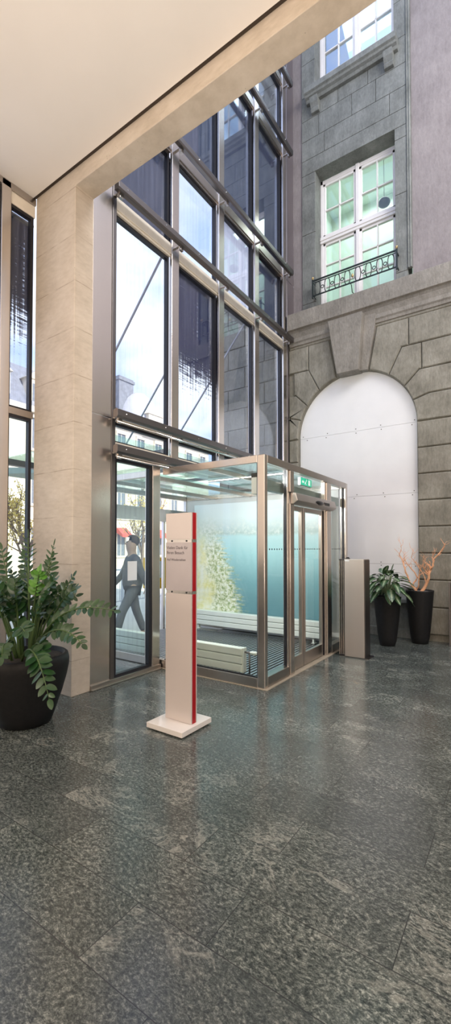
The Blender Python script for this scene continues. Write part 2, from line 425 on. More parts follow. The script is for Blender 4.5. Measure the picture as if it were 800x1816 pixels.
for k in range(4):
    t0, t1 = tr[k], tr[k + 1]
    a = arc(t0, t1)
    xs = [(-.55, 1.2, 3.0, 4.9) , (-.9, .7, 2.5, 4.2), (-1.45, .2, 1.9, 3.8), (-1.66, .6, 2.2, 4.4)][k]
    right = xs[0]
    pts = a + [(xo[k + 1], zo[k + 1])] + ([(right, zo[k + 1]), (right, zo[k])] if right > xo[k] else [(right, zo[k + 1])]) + ([(xo[k], zo[k])] if k else [(xr, zo[k])])
    if k == 0: pts = a + [(xo[1], zo[1]), (right, zo[1]), (right, zo[0])]
    block(pts)
    xx = list(xs) + [XR]
    for p, q in zip(xx, xx[1:]): block([(p, zo[k]), (q, zo[k]), (q, zo[k + 1]), (p, zo[k + 1])])
    mir = [(2 * CX - x, z) for x, z in pts]                        # left side, cut by the glass front
    mir = [(max(x, XL), z) for x, z in mir]
    if k == 3:
        mir = [(2 * CX - x, z) for x, z in a] + [(2 * CX - xo[4], TOPZ), (-3.58, TOPZ), (-3.58, zo[3])]
        block([(XL, zo[3]), (-3.58, zo[3]), (-3.58, TOPZ), (XL, TOPZ)])
    block(mir)
block([(CX - .33, TOPZ), (CX - .50, TOPZ), (CX - .50, TOPZ)] if False else [(XL, TOPZ), (CX - .30, TOPZ), (CX - .30, 6.02), (XL, 6.02)], d=.03)
block([(CX + .42, TOPZ), (6.0, TOPZ), (6.0, 6.02), (CX + .42, 6.02)], d=.03)
# backing with the arched opening
def archpoly(n=24): return [(CX + RA * math.cos(PI * i / n), CZ + RA * math.sin(PI * i / n)) for i in range(n + 1)]
nb = archpoly()
pr = [(xr, 0), (XR, 0), (XR, 6.3), (XL, 6.3), (XL, 0), (xl, 0)]
outer = pr + nb[::-1]
fa = [bm.verts.new((x, YL, z)) for x, z in outer]; fb = [bm.verts.new((x, YL + .6, z)) for x, z in outer]
f1 = bm.faces.new(fa); f2 = bm.faces.new(fb[::-1]); bm.normal_update()
for i in range(len(outer)): bm.faces.new((fa[i], fb[i], fb[(i + 1) % len(outer)], fa[(i + 1) % len(outer)]))
bmesh.ops.triangulate(bm, faces=[f1, f2])
st('wall_stone', bm, MAT['stone'], 'rusticated grey brown sandstone wall around the white arch', 'wall')
# keystone
bm = bmesh.new()
prism(bm, [(CX - .245, 4.93), (CX + .17, 4.93), (CX + .25, 6.0), (CX - .42, 6.0), (CX - .36, 5.62)], XZ, 7.98, 8.24)
prism(bm, [(CX + .17, 4.945), (CX + .30, 4.935), (CX + .44, 5.72), (CX + .47, 6.0), (CX + .25, 6.0)], XZ, 8.11, 8.24)
st('trim_2', bm, MAT['stone_light'], 'projecting keystone at the top of the white arch', 'keystone', bevel=.008)
# string course
bm = bmesh.new()
prism(bm, [(8.5, 6.02), (8.11, 6.02), (8.08, 6.07), (8.04, 6.09), (8.04, 6.42), (8.3, 6.47), (8.5, 6.47)], YZ, -4.0, 6.0)
prism(bm, [(8.4, 5.78), (8.15, 5.78), (8.14, 5.83), (8.12, 5.86), (8.12, 5.93), (8.09, 6.02), (8.4, 6.02)], YZ, -4.0, 6.0)
st('trim_3', bm, MAT['stone_light'], 'rough pale stone string course above the arch', 'string course', bevel=.006)
# sill under the white board, in the arch
bm = B((xl, xr, 8.24, 8.62, 0, .9))
prism(bm, [(8.24, .60), (8.17, .62), (8.17, .68), (8.20, .72), (8.24, .80)], YZ, xl, xr)
box(bm, xl, xr, 8.18, 8.24, 0, .16)
st('trim_4', bm, MAT['stone_green'], 'greenish moulded stone parapet under the white arch board', 'stone parapet', bevel=.006)
st('wall_light_stop', B((xl - .1, xr + .1, 8.62, 8.8, 0, 5.1)), MAT['joint'], 'dark slab added behind the white board to stop light in its seams', 'wall')  # unseen slab, added so no light shows through the board seams
# board closing the arch
bmx = [(xl + .012, .90), (xr - .012, .90)] + [(CX + (RA - .012) * math.cos(PI * i / 32), CZ + (RA - .012) * math.sin(PI * i / 32)) for i in range(33)]
seams = [.90, 1.31, 2.585, 3.85, 5.2]
bd = empty('arch_board', (CX, 8.26, .9), 'large white arched board closing the stone archway', 'board')
for z0, z1 in zip(seams, seams[1:]):
    if z1 < CZ + .1: pts = [(xl + .012, z0 + .002), (xr - .012, z0 + .002), (xr - .012, z1 - .002), (xl + .012, z1 - .002)]
    else: pts = [(CX + (RA - .012) * math.cos(PI * i / 40), CZ + .012 + (RA - .012) * math.sin(PI * i / 40)) for i in range(41)]
    bm = bmesh.new(); prism(bm, pts, XZ, 8.255, 8.275); obj('board_sheet', bm, MAT['board'], bd)
bm = bmesh.new()
for z in (1.28, 1.34, 2.55, 2.62, 3.81, 3.89):
    for x in (-3.7, -3.2, -2.68, -2.15, -1.6):
        bm = bmesh.new(); bmesh.ops.create_cone(bm, segments=8, radius1=.009, radius2=.009, depth=.006, cap_ends=True, matrix=Matrix.Translation((x + random.uniform(-.05, .05), 8.254, z)) @ Matrix.Rotation(PI / 2, 4, 'X'))
        obj('screw_head', bm, MAT['joint'], bd)

# upper wall (y = 8.4) with two windows
YU = 8.4
WX0, WX1 = -3.50, -1.915
W2 = (6.60, 9.48); W1 = (11.18, 13.0)
bm = bmesh.new()
def slab(x0, x1, z0, z1, y0=YU, y1=8.8): box(bm, x0, x1, y0, y1, z0, z1)
slab(-1.62, 6.0, 6.4, 13.4); slab(-4.02, -3.80, 6.4, 13.4)
st('wall_stucco', bm, MAT['stucco'], 'mauve grey rough stucco wall beside the stone window bay', 'wall')
bm = bmesh.new()
J = .004
def ash(x0, x1, z0, z1, y=YU - .03): 
    box(bm, x0 + J, x1 - J, y, 8.79, z0 + J, z1 - J)
SX0, SX1 = -3.80, -1.70
# jambs
for a, b in ((SX0, WX0), (WX1, SX1)):
    for z0, z1 in ((6.45, 6.72), (6.72, 8.2), (8.2, 9.25), (9.25, 9.48)): ash(a, b, z0, z1)
    for z0, z1 in ((11.18, 11.9), (11.9, 13.4)): ash(a, b, z0, z1)
ash(WX0, WX1, 6.45, 6.60)
for i, (z0, z1, xs) in enumerate(((9.48, 9.80, (SX0, SX1)), (9.80, 10.22, (SX0, -3.3, -2.0, SX1)), (10.22, 10.66, (SX0, -3.42, -2.72, -2.25, SX1)), (10.66, 11.18, (SX0, -3.0, -2.4, SX1)))):
    for a, b in zip(xs, xs[1:]): ash(a, b, z0, z1)
box(bm, SX0, SX1, 8.395, 8.78, 9.5, 11.1)
box(bm, SX0, WX0, 8.395, 8.78, 6.45, 13.4); box(bm, WX1, SX1, 8.395, 8.78, 6.45, 13.4)
st('wall_bay', bm, MAT['stone_green'], 'smooth grey green ashlar bay around the two tall windows', 'wall', bevel=.004)
bm = bmesh.new()
prism(bm, [(-1.70, 8.42), (-1.70, 8.355), (-1.685, 8.345), (-1.672, 8.36), (-1.66, 8.36), (-1.65, 8.345), (-1.63, 8.355), (-1.62, 8.42)], XY, 6.75, 13.4)
st('trim_5', bm, MAT['stone_green'], 'thin double moulding right of the stone window bay', 'moulding')
# ledge below the upper window
bm = bmesh.new()
prism(bm, [(8.42, 10.93), (8.30, 10.93), (8.27, 10.97), (8.22, 10.99), (8.20, 11.02), (8.16, 11.04), (8.16, 11.15), (8.42, 11.19)], YZ, -3.66, -1.83)
st('trim_6', bm, MAT['stone_green'], 'projecting stone ledge below the upper window', 'window ledge', bevel=.005)
for i, (x, w) in enumerate(((-3.47, .17), (-1.99, .17))):
    bm = bmesh.new()
    prism(bm, [(8.4, 10.68), (8.30, 10.68), (8.27, 10.73), (8.29, 10.76), (8.23, 10.84), (8.20, 10.93), (8.4, 10.93)], YZ, x - w / 2, x + w / 2)
    st('trim_%d' % (7 + i), bm, MAT['stone_green'], ('left' if i == 0 else 'right') + ' carved bracket below the upper window ledge', 'bracket', bevel=.006)

def casement(name, z0, z1, zt, label, rows_top, rows_bot, glassm):
    e = empty(name, ((WX0 + WX1) / 2, 8.70, z0), label, 'window', kind='structure')
    ya, yb = 8.66, 8.74
    bm = B((WX0, WX0 + .055, ya, yb, z0, z1), (WX1 - .055, WX1, ya, yb, z0, z1), (WX0, WX1, ya, yb, z1 - .08, z1), (WX0, WX1, ya, yb, z0, z0 + .07))
    if zt: box(bm, WX0, WX1, ya - .03, yb, zt - .07, zt + .07); box(bm, WX0, WX1, ya - .045, yb, zt - .015, zt + .02)
    cx = (WX0 + WX1) / 2
    box(bm, cx - .035, cx + .035, ya - .02, yb, z0, z1)
    obj('window_frame', bm, MAT['white_paint'], e, bevel=.006)
    lights = [(z0 + .07, (zt - .07) if zt else z1 - .08, rows_bot)]
    if zt: lights.append((zt + .07, z1 - .08, rows_top))
    for (a, b, rows) in lights:
        for s0, s1 in ((WX0 + .055, cx - .035), (cx + .035, WX1 - .055)):
            bm = B((s0, s0 + .05, ya + .01, yb - .01, a, b), (s1 - .05, s1, ya + .01, yb - .01, a, b), (s0, s1, ya + .01, yb - .01, a, a + .05), (s0, s1, ya + .01, yb - .01, b - .05, b))
            mx = (s0 + s1) / 2; box(bm, mx - .013, mx + .013, ya + .015, yb - .01, a, b)
            for r in range(1, rows):
                zz = a + (b - a) * r / rows; box(bm, s0, s1, ya + .015, yb - .01, zz - .013, zz + .013)
            s = obj('casement_sash', bm, MAT['white_paint'], e, bevel=.004)
            obj('pane', B((s0 + .04, s1 - .04, 8.705, 8.711, a + .04, b - .04)), glassm, s)
    return e
gw = glass('old_window_glass', (.93, .97, .95), .05, 3.5, .7)
gwr = glass('reflecting_window_glass', (.80, .86, .88), .30, 3.0, .6)
casement('window_1', 6.60, 9.44, 8.14, 'lower white mullioned window with a lit mint green room', 2, 3, gw)
casement('window_2', 11.18, 13.3, None, 'upper white mullioned window above the stone ledge', 2, 4, gwr)
# rooms behind
bm = bmesh.new(); box(bm, -3.9, -1.5, 8.8, 10.4, 6.4, 9.9)
bmesh.ops.delete(bm, geom=[f for f in bm.faces if abs(f.calc_center_median().y - 8.8) < .01], context='FACES')
st('wall_mint', bm, MAT['mint'], 'mint green room behind the lower stone bay window', 'room')
bm = bmesh.new(); box(bm, -3.9, -1.5, 8.8, 10.4, 11.0, 13.6)
bmesh.ops.delete(bm, geom=[f for f in bm.faces if abs(f.calc_center_median().y - 8.8) < .01], context='FACES')
st('wall_pale', bm, plain('sky_reflection_paint', (.70, .78, .84), .7, var=.04), 'room behind the upper stone bay window, coloured as reflected sky', 'room')  # pale blue stands in for sky reflected in the panes
bm = bmesh.new(); prism(bm, [(-3.45, 11.0), (-2.75, 11.0), (-3.2, 13.5), (-3.45, 13.5)], XZ, 8.86, 8.89)
ptag(obj('reflection_sheet', bm, plain('dark_reflection_cloth', (.10, .12, .11), .85, var=.3)), 'dark sheet in place of a reflection in the upper window', 'reflection_sheet')  # dark sheet added in place of a shape reflected in the panes
lp = empty('pendant_lamp', (-2.27, 9.0, 9.9), 'dark round pendant lamp hanging inside the mint green window', 'lamp')
bm = bmesh.new(); tube(bm, [(-2.27, 9.0, 8.72), (-2.27, 9.0, 9.9)], .005, 6); obj('cord', bm, MAT['iron'], lp)
bm = bmesh.new(); ball(bm, (-2.27, 9.0, 8.66), .12, (1, 1, .72), 20); obj('lamp_shade', bm, MAT['iron'], lp, smooth=True)

# balcony guard
g = empty('window_guard', (-2.72, 8.24, 6.7), 'black wrought iron guard rail with ovals below the mint window', 'railing')
gx0, gx1, gz0, gz1, gy = -3.50, -1.86, 6.70, 7.06, 8.22
bm = B((gx0, gx1, gy - .012, gy + .012, gz1 - .012, gz1 + .012), (gx0, gx1, gy - .01, gy + .01, gz0 + .05 - .01, gz0 + .05 + .01), (gx0, gx1, gy - .008, gy + .008, gz1 - .05, gz1 - .038))
obj('rail', bm, MAT['iron'], g)
for x in (gx0, gx1):
    obj('end_post', B((x - .014, x + .014, gy - .014, gy + .014, gz0, gz1 + .03), (x - .008, x + .008, gy, 8.38, gz1 - .03, gz1 - .012), (x - .008, x + .008, gy, 8.38, gz0 + .06, gz0 + .075)), MAT['iron'], g)
    bm = bmesh.new(); ball(bm, (x, gy, gz1 + .06), .026); lathe(bm, [(.0, .02), (.022, .03), (.012, .045), (.0, .045)], (x, gy, gz1)); obj('finial', bm, MAT['brass'], g, smooth=True)
no = 8; pitch = (gx1 - gx0) / no
for k in range(no):
    x = gx0 + pitch * (k + .5); zc = (gz0 + gz1) / 2 + .005; hw, hh = .055, .135
    pts = [(x + hw * math.copysign(abs(math.cos(t)) ** .8, math.cos(t)), gy, zc + hh * math.copysign(abs(math.sin(t)) ** .75, math.sin(t))) for t in [2 * PI * i / 20 for i in range(21)]]
    bm = bmesh.new(); tube(bm, pts, .009, 6, False); obj('oval', bm, MAT['iron'], g)
    if k < no - 1:
        x2 = x + pitch / 2; bm = bmesh.new()
        if k == 3: ball(bm, (x2, gy, zc), .032, (.8, .8, 1.2)); obj('boss', bm, MAT['brass'], g, smooth=True)
        else: tube(bm, [(x2 + .03 * math.cos(t), gy, zc + .03 * math.sin(t)) for t in [2 * PI * i / 14 for i in range(15)]], .008, 6, False); obj('ring', bm, MAT['iron'], g)
bm = bmesh.new(); tube(bm, [(-2.72, gy, gz0 + .05), (-2.70, gy, gz0), (-2.72, gy + .1, gz0 - .08), (-2.70, 8.4, gz0 - .09)], .008, 6); obj('stay', bm, MAT['iron'], g)

# ------------------------------------------------------------------ glass facade  (x = -4.02)
XF = -4.02
TOPF = 13.0
ntrim = [20]
def trim(bm, mat, label, cat, **kw):
    ntrim[0] += 1
    return st('trim_%d' % ntrim[0], bm, mat, label, cat, **kw)
trim(B((-4.10, -4.025, 3.16, 3.44, .02, 3.14), (-4.10, -4.025, 3.16, 3.44, 3.15, 13)), MAT['steel_panel'], 'tall brushed steel panel beside the concrete column', 'steel panel', bevel=.004)
trim(B((-4.1, -4.015, 8.075, 8.395, 0, 5.0), (-4.1, -4.015, 8.075, 8.395, 5.008, 7.2), (-4.1, -4.015, 8.075, 8.395, 7.208, 10.1), (-4.1, -4.015, 8.075, 8.395, 10.108, 13.2)), MAT['corner_panel'], 'grey metal corner panel between glass front and stone wall', 'corner panel', bevel=.003)
R_ = [3.505, 4.655, 5.79, 6.93, 8.07]
names = ['first thin dark steel upright of the glass front beside the steel panel', 'steel mullion between first and second column of tall panes', 'steel mullion between second and third column of tall panes', 'steel mullion between third and fourth column of tall panes', 'steel mullion of the glass front next to the grey corner panel']
for i, r in enumerate(R_):
    w = .06 if i == 0 else .15
    z0 = 0 if i in (0, 4) else 2.70
    bm = B((-4.06, XF, r - w, r, z0, TOPF), (-4.20, -4.06, r - w / 2 - .03, r - w / 2 + .03, z0, TOPF))
    trim(bm, MAT['dark_steel'] if i == 0 else MAT['mullion'], names[i], 'mullion', bevel=.006)
bm = B((-4.16, XF, 4.14, 4.285, 0, 2.70)); trim(bm, MAT['mullion'], 'short steel door post beside the glass lobby', 'mullion', bevel=.008)
# transoms and panes, row by row
rows = [(2.88, 3.13), (3.29, 5.70), (5.90, 7.20), (7.40, 9.76), (9.96, 11.25), (11.45, 13.0)]
trz = [(2.70, 2.88), (3.13, 3.29), (5.70, 5.90), (7.20, 7.40), (9.76, 9.96), (11.25, 11.45)]
rn = ['lobby roof', 'tall lower panes', 'second row of panes', 'third row of panes', 'fourth row of panes', 'topmost panes']
for (a, b), nm in zip(trz, rn):
    for c in range(4):
        y0, y1 = R_[c], R_[c + 1] - .15
        cn = ['first', 'second', 'third', 'fourth'][c]
        trim(B((-4.14, -4.05, y0, y1, a, b), (-4.05, -4.035, y0, y1, a + .03, b - .05)), MAT['cream'] if a < 6 else MAT['steel_h'], 'steel transom at the %s in the %s column' % (nm, cn), 'transom', bevel=.004)
nwin = [2]
blind_plan = {(1, 1): 'blind', (2, 0): 'blind_full', (3, 0): 'blind_full', (3, 1): 'blind_full', (3, 2): 'blind_full', (3, 3): 'blind_full', (2, 3): 'blind_full', (2, 2): 'pale_sky_sheet'}
rown = ['small transom', 'tall lower', 'second row', 'third row', 'fourth row', 'topmost']
def pane(y0, y1, z0, z1, label, gm, x=-4.11, fr=.035):
    nwin[0] += 1
    e = empty('window_%d' % nwin[0], (x, (y0 + y1) / 2, z0), label, 'window pane', kind='structure')
    obj('frame', B((x - .03, x + .03, y0, y0 + fr * .6, z0, z1), (x - .03, x + .03, y1 - fr, y1, z0, z1), (x - .03, x + .03, y0 + fr * .6, y1 - fr, z0, z0 + fr * .6), (x - .03, x + .03, y0 + fr * .6, y1 - fr, z1 - fr, z1)), MAT['gasket'], e)
    obj('glass', B((x - .012, x, y0 + fr * .6, y1 - fr, z0 + fr * .6, z1 - fr)), gm, e)
    return e
for r, (a, b) in enumerate(rows):
    for c in range(4):
        y0, y1 = R_[c], R_[c + 1] - .15
        cn = ['first', 'second', 'third', 'fourth'][c]
        pane(y0, y1, a, b, '%s glass pane in the %s column from the steel panel' % (rown[r], cn), MAT['glass_f'])
        k = blind_plan.get((r, c))
        if k:
            lab = {'blind': 'navy woven blind frayed open at its foot behind the second tall pane', 'blind_full': 'dark navy blind behind the %s pane of the %s column' % (rown[r], cn), 'pale_sky_sheet': 'pale translucent sheet in place of bright sky behind the second row pane of the third column'}[k]
            bl = empty('window_blind', (-4.17, (y0 + y1) / 2, b), lab, 'blind')
            zb = a + .10 if k == 'blind' else a + .01
            obj('cloth', B((-4.172, -4.168, y0 - .035, y1 + .04, zb, b + .02)), MAT[k], bl)
            bm = bmesh.new(); tube(bm, [(-4.17, y0 - .035, b + .03), (-4.17, y1 + .04, b + .03)], .024, 10); obj('roller', bm, MAT['dark_steel'], bl)
# lower parts of the front
pane(3.505, 4.14, .06, 2.70, 'tall black framed fixed glass door pane left of the lobby', MAT['glass_door'], x=-4.06, fr=.055)
pane(7.13, 7.92, .06, 2.70, 'glass pane between the lobby and the corner panel', MAT['glass_f'])
trim(B((-4.16, -4.0, 3.16, 4.29, 0, .06), (-4.0, -3.975, 3.16, 4.29, 0, .018)), MAT['steel_h'], 'low steel threshold under the door pane and steel panel', 'threshold', bevel=.004)
trim(B((-4.16, -4.03, 7.05, 8.07, 0, .06)), MAT['steel_h'], 'low steel threshold behind the lobby near the stone wall', 'threshold', bevel=.004)
# shade rails in front of the transoms
for i, (z, lab) in enumerate(((5.87, 'steel rail across the glass front above the tall lower panes'), (7.28, 'steel rail across the glass front above the second row of panes'), (9.81, 'steel rail across the glass front above the third row of panes'), (11.28, 'highest steel rail across the glass front'), (3.17, 'steel rail across the glass front below the tall lower panes'), (2.752, 'steel rail above the door pane just over the lobby roof'))):
    e = empty('shade_rail', (-3.88, 3.4, z), lab, 'rail', 'steel rails across the glass front')
    y1 = 8.06
    bm = bmesh.new()
    prism(bm, [(-3.93, z - .045), (-3.865, z - .055), (-3.85, z - .03), (-3.85, z + .045), (-3.87, z + .055), (-3.93, z + .04)], lambda u, v, d: (u, d, v), 3.385, y1)
    obj('channel', bm, MAT['dark_steel'], e, bevel=.004)
    if i >= 4:
        bm = bmesh.new(); tube(bm, [(-3.90, 3.42, z - .085), (-3.90, y1 - .05, z - .085)], .014, 8); obj('guide_rod', bm, MAT['chrome'], e, smooth=True)
    for k, y in enumerate((3.475, 4.58, 5.715, 6.855, 7.995)):
        bm = B((-4.02, -3.90, y - .018, y + .018, z - .03, z - .008)); box(bm, -3.935, -3.90, y - .03, y + .03, z - .10, z - .008)
        obj('bracket', bm, MAT['steel_h'], e, bevel=.004)
    for y in (3.52, 4.2, 4.9, 5.6, 6.3, 7.0, 7.7):
        bm = bmesh.new(); ball(bm, (-3.85, y, z + .005), .008, n=8); obj('bolt', bm, MAT['chrome'], e)

# left glass front (x = -4.77) beyond the column
XL2 = -4.77
trim(B((-4.93, XL2, 2.50, 2.61, 0, 5.775)), MAT['mullion'], 'steel mullion left of the concrete column behind the leafy plant', 'mullion', bevel=.008)
trim(B((-4.93, XL2, 1.25, 1.36, 0, 5.775)), MAT['mullion'], 'steel mullion at the left edge of the hall', 'mullion', bevel=.008)
trim(B((-4.9, XL2 - .02, 2.61, 2.915, 3.13, 3.21)), MAT['steel_h'], 'low steel transom left of the concrete column', 'transom', bevel=.004)
trim(B((-4.9, XL2 - .02, 2.61, 2.915, 5.56, 5.70)), MAT['cream'], 'pale transom under the ceiling left of the concrete column', 'transom', bevel=.004)
trim(B((-4.9, XL2, 1.36, 2.915, 5.70, 5.78)), MAT['steel_h'], 'brown metal head rail along the ceiling edge left of the column', 'head rail', bevel=.004)
pane(2.61, 2.90, .06, 3.13, 'lower narrow glass pane left of the concrete column', MAT['glass_door'], x=-4.83)
pane(2.61, 2.90, 3.21, 5.56, 'upper narrow glass pane left of the concrete column', MAT['glass_f'], x=-4.83)
pane(1.36, 2.50, .06, 3.13, 'wide lower glass pane at the left edge of the hall', MAT['glass_door'], x=-4.83)
pane(1.36, 2.50, 3.21, 5.70, 'wide upper glass pane at the left edge of the hall', MAT['glass_f'], x=-4.83)
bl = empty('window_blind', (-4.95, 2.75, 5.56), 'navy woven blind hanging outside the narrow pane left of the column', 'blind')
obj('cloth', B((-4.955, -4.951, 2.55, 2.98, 3.3, 5.56)), MAT['blind_long'], bl)
bm = bmesh.new(); tube(bm, [(-4.953, 2.55, 5.56), (-4.953, 2.98, 5.56)], .028, 10); obj('roller', bm, MAT['dark_steel'], bl)
st('wall_left', B((-4.93, XL2, -7, 1.25, 0, 5.775)), MAT['plaster'], 'plain wall of the hall at the left behind the viewer', 'wall')

# ------------------------------------------------------------------ glass lobby (draught lobby)
LX, LY0, LY1, LZ = -2.43, 4.305, 7.115, 2.675
OX = -5.95                                                           # outer end, beyond the front
vb = empty('glass_lobby', (LX - .8, (LY0 + LY1) / 2, 0), 'steel framed glass entrance lobby with sliding doors', 'lobby')
def part(name, bm, mat, label=None, **kw):
    o = obj(name, bm, mat, vb, **kw)
    if label: o['label'] = label
    return o
part('post', B((LX - .10, LX, LY0, LY0 + .07, 0, LZ)), MAT['steel'], bevel=.008)
part('post', B((LX - .10, LX, LY1 - .09, LY1, 0, LZ)), MAT['steel'], bevel=.008)
for a, b in ((4.915, 5.075), (6.15, 6.37)):
    part('post', B((LX - .10, LX, a + .05, b, 2.31, 2.585), (LX - .10, LX, a + .05, b, 0, 2.16), (LX - .08, LX - .015, a, a + .045, 0, 2.585)), MAT['steel'], bevel=.006)
part('post', B((OX, OX + .08, LY0, LY0 + .07, 0, LZ)), MAT['steel'], bevel=.006)
part('post', B((OX, OX + .08, LY1 - .07, LY1, 0, LZ)), MAT['steel'], bevel=.006)
part('roof_rail', B((LX - .10, LX + .002, LY0 + .07, LY1 - .09, 2.585, LZ)), MAT['steel_h'], bevel=.006)
part('roof_rail', B((-4.0, LX - .10, LY0, LY0 + .06, 2.585, LZ)), MAT['steel'], bevel=.006)
part('roof_rail', B((OX + .08, -4.17, LY0, LY0 + .06, 2.585, LZ)), MAT['steel'], bevel=.006)
part('roof_rail', B((OX + .08, LX - .10, LY1 - .06, LY1, 2.585, LZ)), MAT['steel'], bevel=.006)
part('roof_rail', B((OX, OX + .08, LY0 + .07, LY1 - .07, 2.585, LZ)), MAT['steel_h'], bevel=.006)
part('bottom_rail', B((LX - .10, LX + .002, LY0 + .07, 4.92, .008, .13)), MAT['steel_h'], bevel=.005)
part('bottom_rail', B((LX - .10, LX + .002, 6.37, LY1 - .09, .008, .13)), MAT['steel_h'], bevel=.005)
part('bottom_rail', B((-4.14, LX - .10, LY0, LY0 + .06, .008, .115)), MAT['steel_h'], bevel=.005)
part('bottom_rail', B((OX + .08, -4.17, LY0, LY0 + .06, .008, .115)), MAT['steel_h'], bevel=.005)
part('bottom_rail', B((OX + .08, LX - .10, LY1 - .06, LY1, .008, .115)), MAT['steel_h'], bevel=.005)
part('threshold', B((LX - .12, LX + .035, LY0 - .02, LY1 + .02, 0, .008), (-4.0, LX - .12, LY0 - .02, LY0 + .06, 0, .008)), plain('beige_threshold', (.42, .36, .28), .5))
gls = MAT['glass']
part('side_glass', B((-3.97, LX - .10, LY0 + .025, LY0 + .037, .115, 2.585)), gls)
part('side_glass', B((OX + .08, -4.17, LY0 + .025, LY0 + .037, .115, 2.585)), gls)
part('front_glass', B((LX - .056, LX - .044, LY0 + .07, 4.92, .13, 2.585)), gls)
part('front_glass', B((LX - .056, LX - .044, 6.37, LY1 - .09, .13, 2.585)), gls)
part('transom_glass', B((LX - .056, LX - .044, 5.075, 6.20, 2.31, 2.585)), gls)
part('roof_glass', B((OX + .06, -4.22, LY0 + .03, LY1 - .04, 2.63, 2.645)), MAT['glass_green'])
part('roof_glass', B((-3.98, LX - .06, LY0 + .03, LY1 - .04, 2.63, 2.645)), MAT['glass_green'])
for x in (-3.25, -4.3, -5.1): part('roof_bar', B((x - .02, x + .02, LY0 + .06, LY1 - .06, 2.57, 2.625)), MAT['steel_h'])
bm = bmesh.new(); tube(bm, [(-3.9, LY0 + .9, 2.60), (LX - .12, LY0 + .9, 2.60)], .018, 8); part('roof_tie', bm, MAT['steel_h'])
for y in (LY0 + .07, 4.908, 6.37, LY1 - .102): part('gasket', B((LX - .07, LX - .03, y, y + .012, .13, 2.585)), MAT['gasket'])
for y in (5.075, 6.138): part('gasket', B((LX - .095, LX - .035, y - .002, y + .010, .02, 2.15)), MAT['gasket'])
part('gasket', B((LX - .112, LX - .10, LY0 + .015, LY0 + .045, .115, 2.585)), MAT['gasket'])
part('gasket', B((-3.97, LX - .112, LY0 + .015, LY0 + .045, .115, .127)), MAT['gasket'])
# header beam and door drive
bm = B((LX - .19, LX - .12, LY0 + .07, LY1 - .09, 2.30, 2.43)); part('header_beam', bm, plain('grey_green_beam', (.20, .24, .22), .4), 'grey green beam with bolts')
bm = bmesh.new(); prism(bm, [(LX - .10, 2.16), (LX + .03, 2.16), (LX + .09, 2.20), (LX + .06, 2.30), (LX - .10, 2.31)], lambda u, v, d: (u, d, v), 4.99, 6.36)
dr = part('door_drive', bm, MAT['steel_h'], bevel=.006)
bm = bmesh.new(); ball(bm, (LX + .082, 5.72, 2.225), .06, (.35, 2.3, .55), 16)
obj('motion_sensor', bm, MAT['plastic_black'], dr, smooth=True)
obj('sensor_window', B((LX + .07, LX + .088, 5.89, 6.08, 2.20, 2.25)), MAT['plastic_black'], dr, bevel=.004)
def leaf(y0, y1, wl, wr):
    bm = B((LX - .09, LX - .04, y0, y0 + wl, .02, 2.15), (LX - .09, LX - .04, y1 - wr, y1, .02, 2.15), (LX - .09, LX - .04, y0 + wl, y1 - wr, .02, .19), (LX - .09, LX - .04, y0 + wl, y1 - wr, 2.09, 2.15))
    d = part('sliding_door', bm, MAT['steel_h'], bevel=.004)
    obj('door_glass', B((LX - .07, LX - .06, y0 + wl, y1 - wr, .19, 2.09)), gls, d)
    obj('door_seal', B((LX - .088, LX - .042, y1, y1 + .012, .02, 2.15)), MAT['gasket'], d)
    return d
leaf(5.078, 5.435, .015, .05); leaf(5.452, 6.11, .05, .03)
# outer doors
part('outer_header', B((OX - .02, OX + .12, LY0 + .07, LY1 - .07, 2.12, 2.36)), MAT['steel_h'])
for a, b in ((4.40, 5.0), (6.4, 7.0)):
    part('outer_glass', B((OX + .03, OX + .04, a, b, .05, 2.12)), gls)
    part('outer_stile', B((OX + .01, OX + .06, a - .03, a + .02, 0, 2.12), (OX + .01, OX + .06, b - .02, b + .03, 0, 2.12)), MAT['steel'])
# dotted safety line on the front glass
for a, b in ((4.40, 4.90), (5.12, 5.38), (5.51, 6.07), (6.42, 7.0)):
    bm = bmesh.new(); n = max(4, int((b - a) / .062))
    for k in range(n):
        y = a + (b - a) * (k + .5) / n
        bmesh.ops.create_cone(bm, segments=10, radius1=.011, radius2=.011, depth=.002, cap_ends=True, matrix=Matrix.Translation((LX - .043 if a < 5 or a > 6.2 else LX - .058, y, 1.585)) @ Matrix.Rotation(PI / 2, 4, 'Y'))
    part('safety_dots', bm, MAT['gasket'], 'dotted dark safety line')
# end wall of the lobby carrying the print
part('end_panel', B((OX + .08, LX - .14, LY1 - .05, LY1 - .02, .115, 2.585)), MAT['white_paint'])

mu = empty('lake_mural', (-5.5, 6.86, .36), 'large print of a lake with green shore on the lobby end wall', 'mural')
bm = B((-5.5, -2.62, 6.86, 6.88, .36, 2.46))
o = obj('print_panel', bm, MAT['mural'], mu)

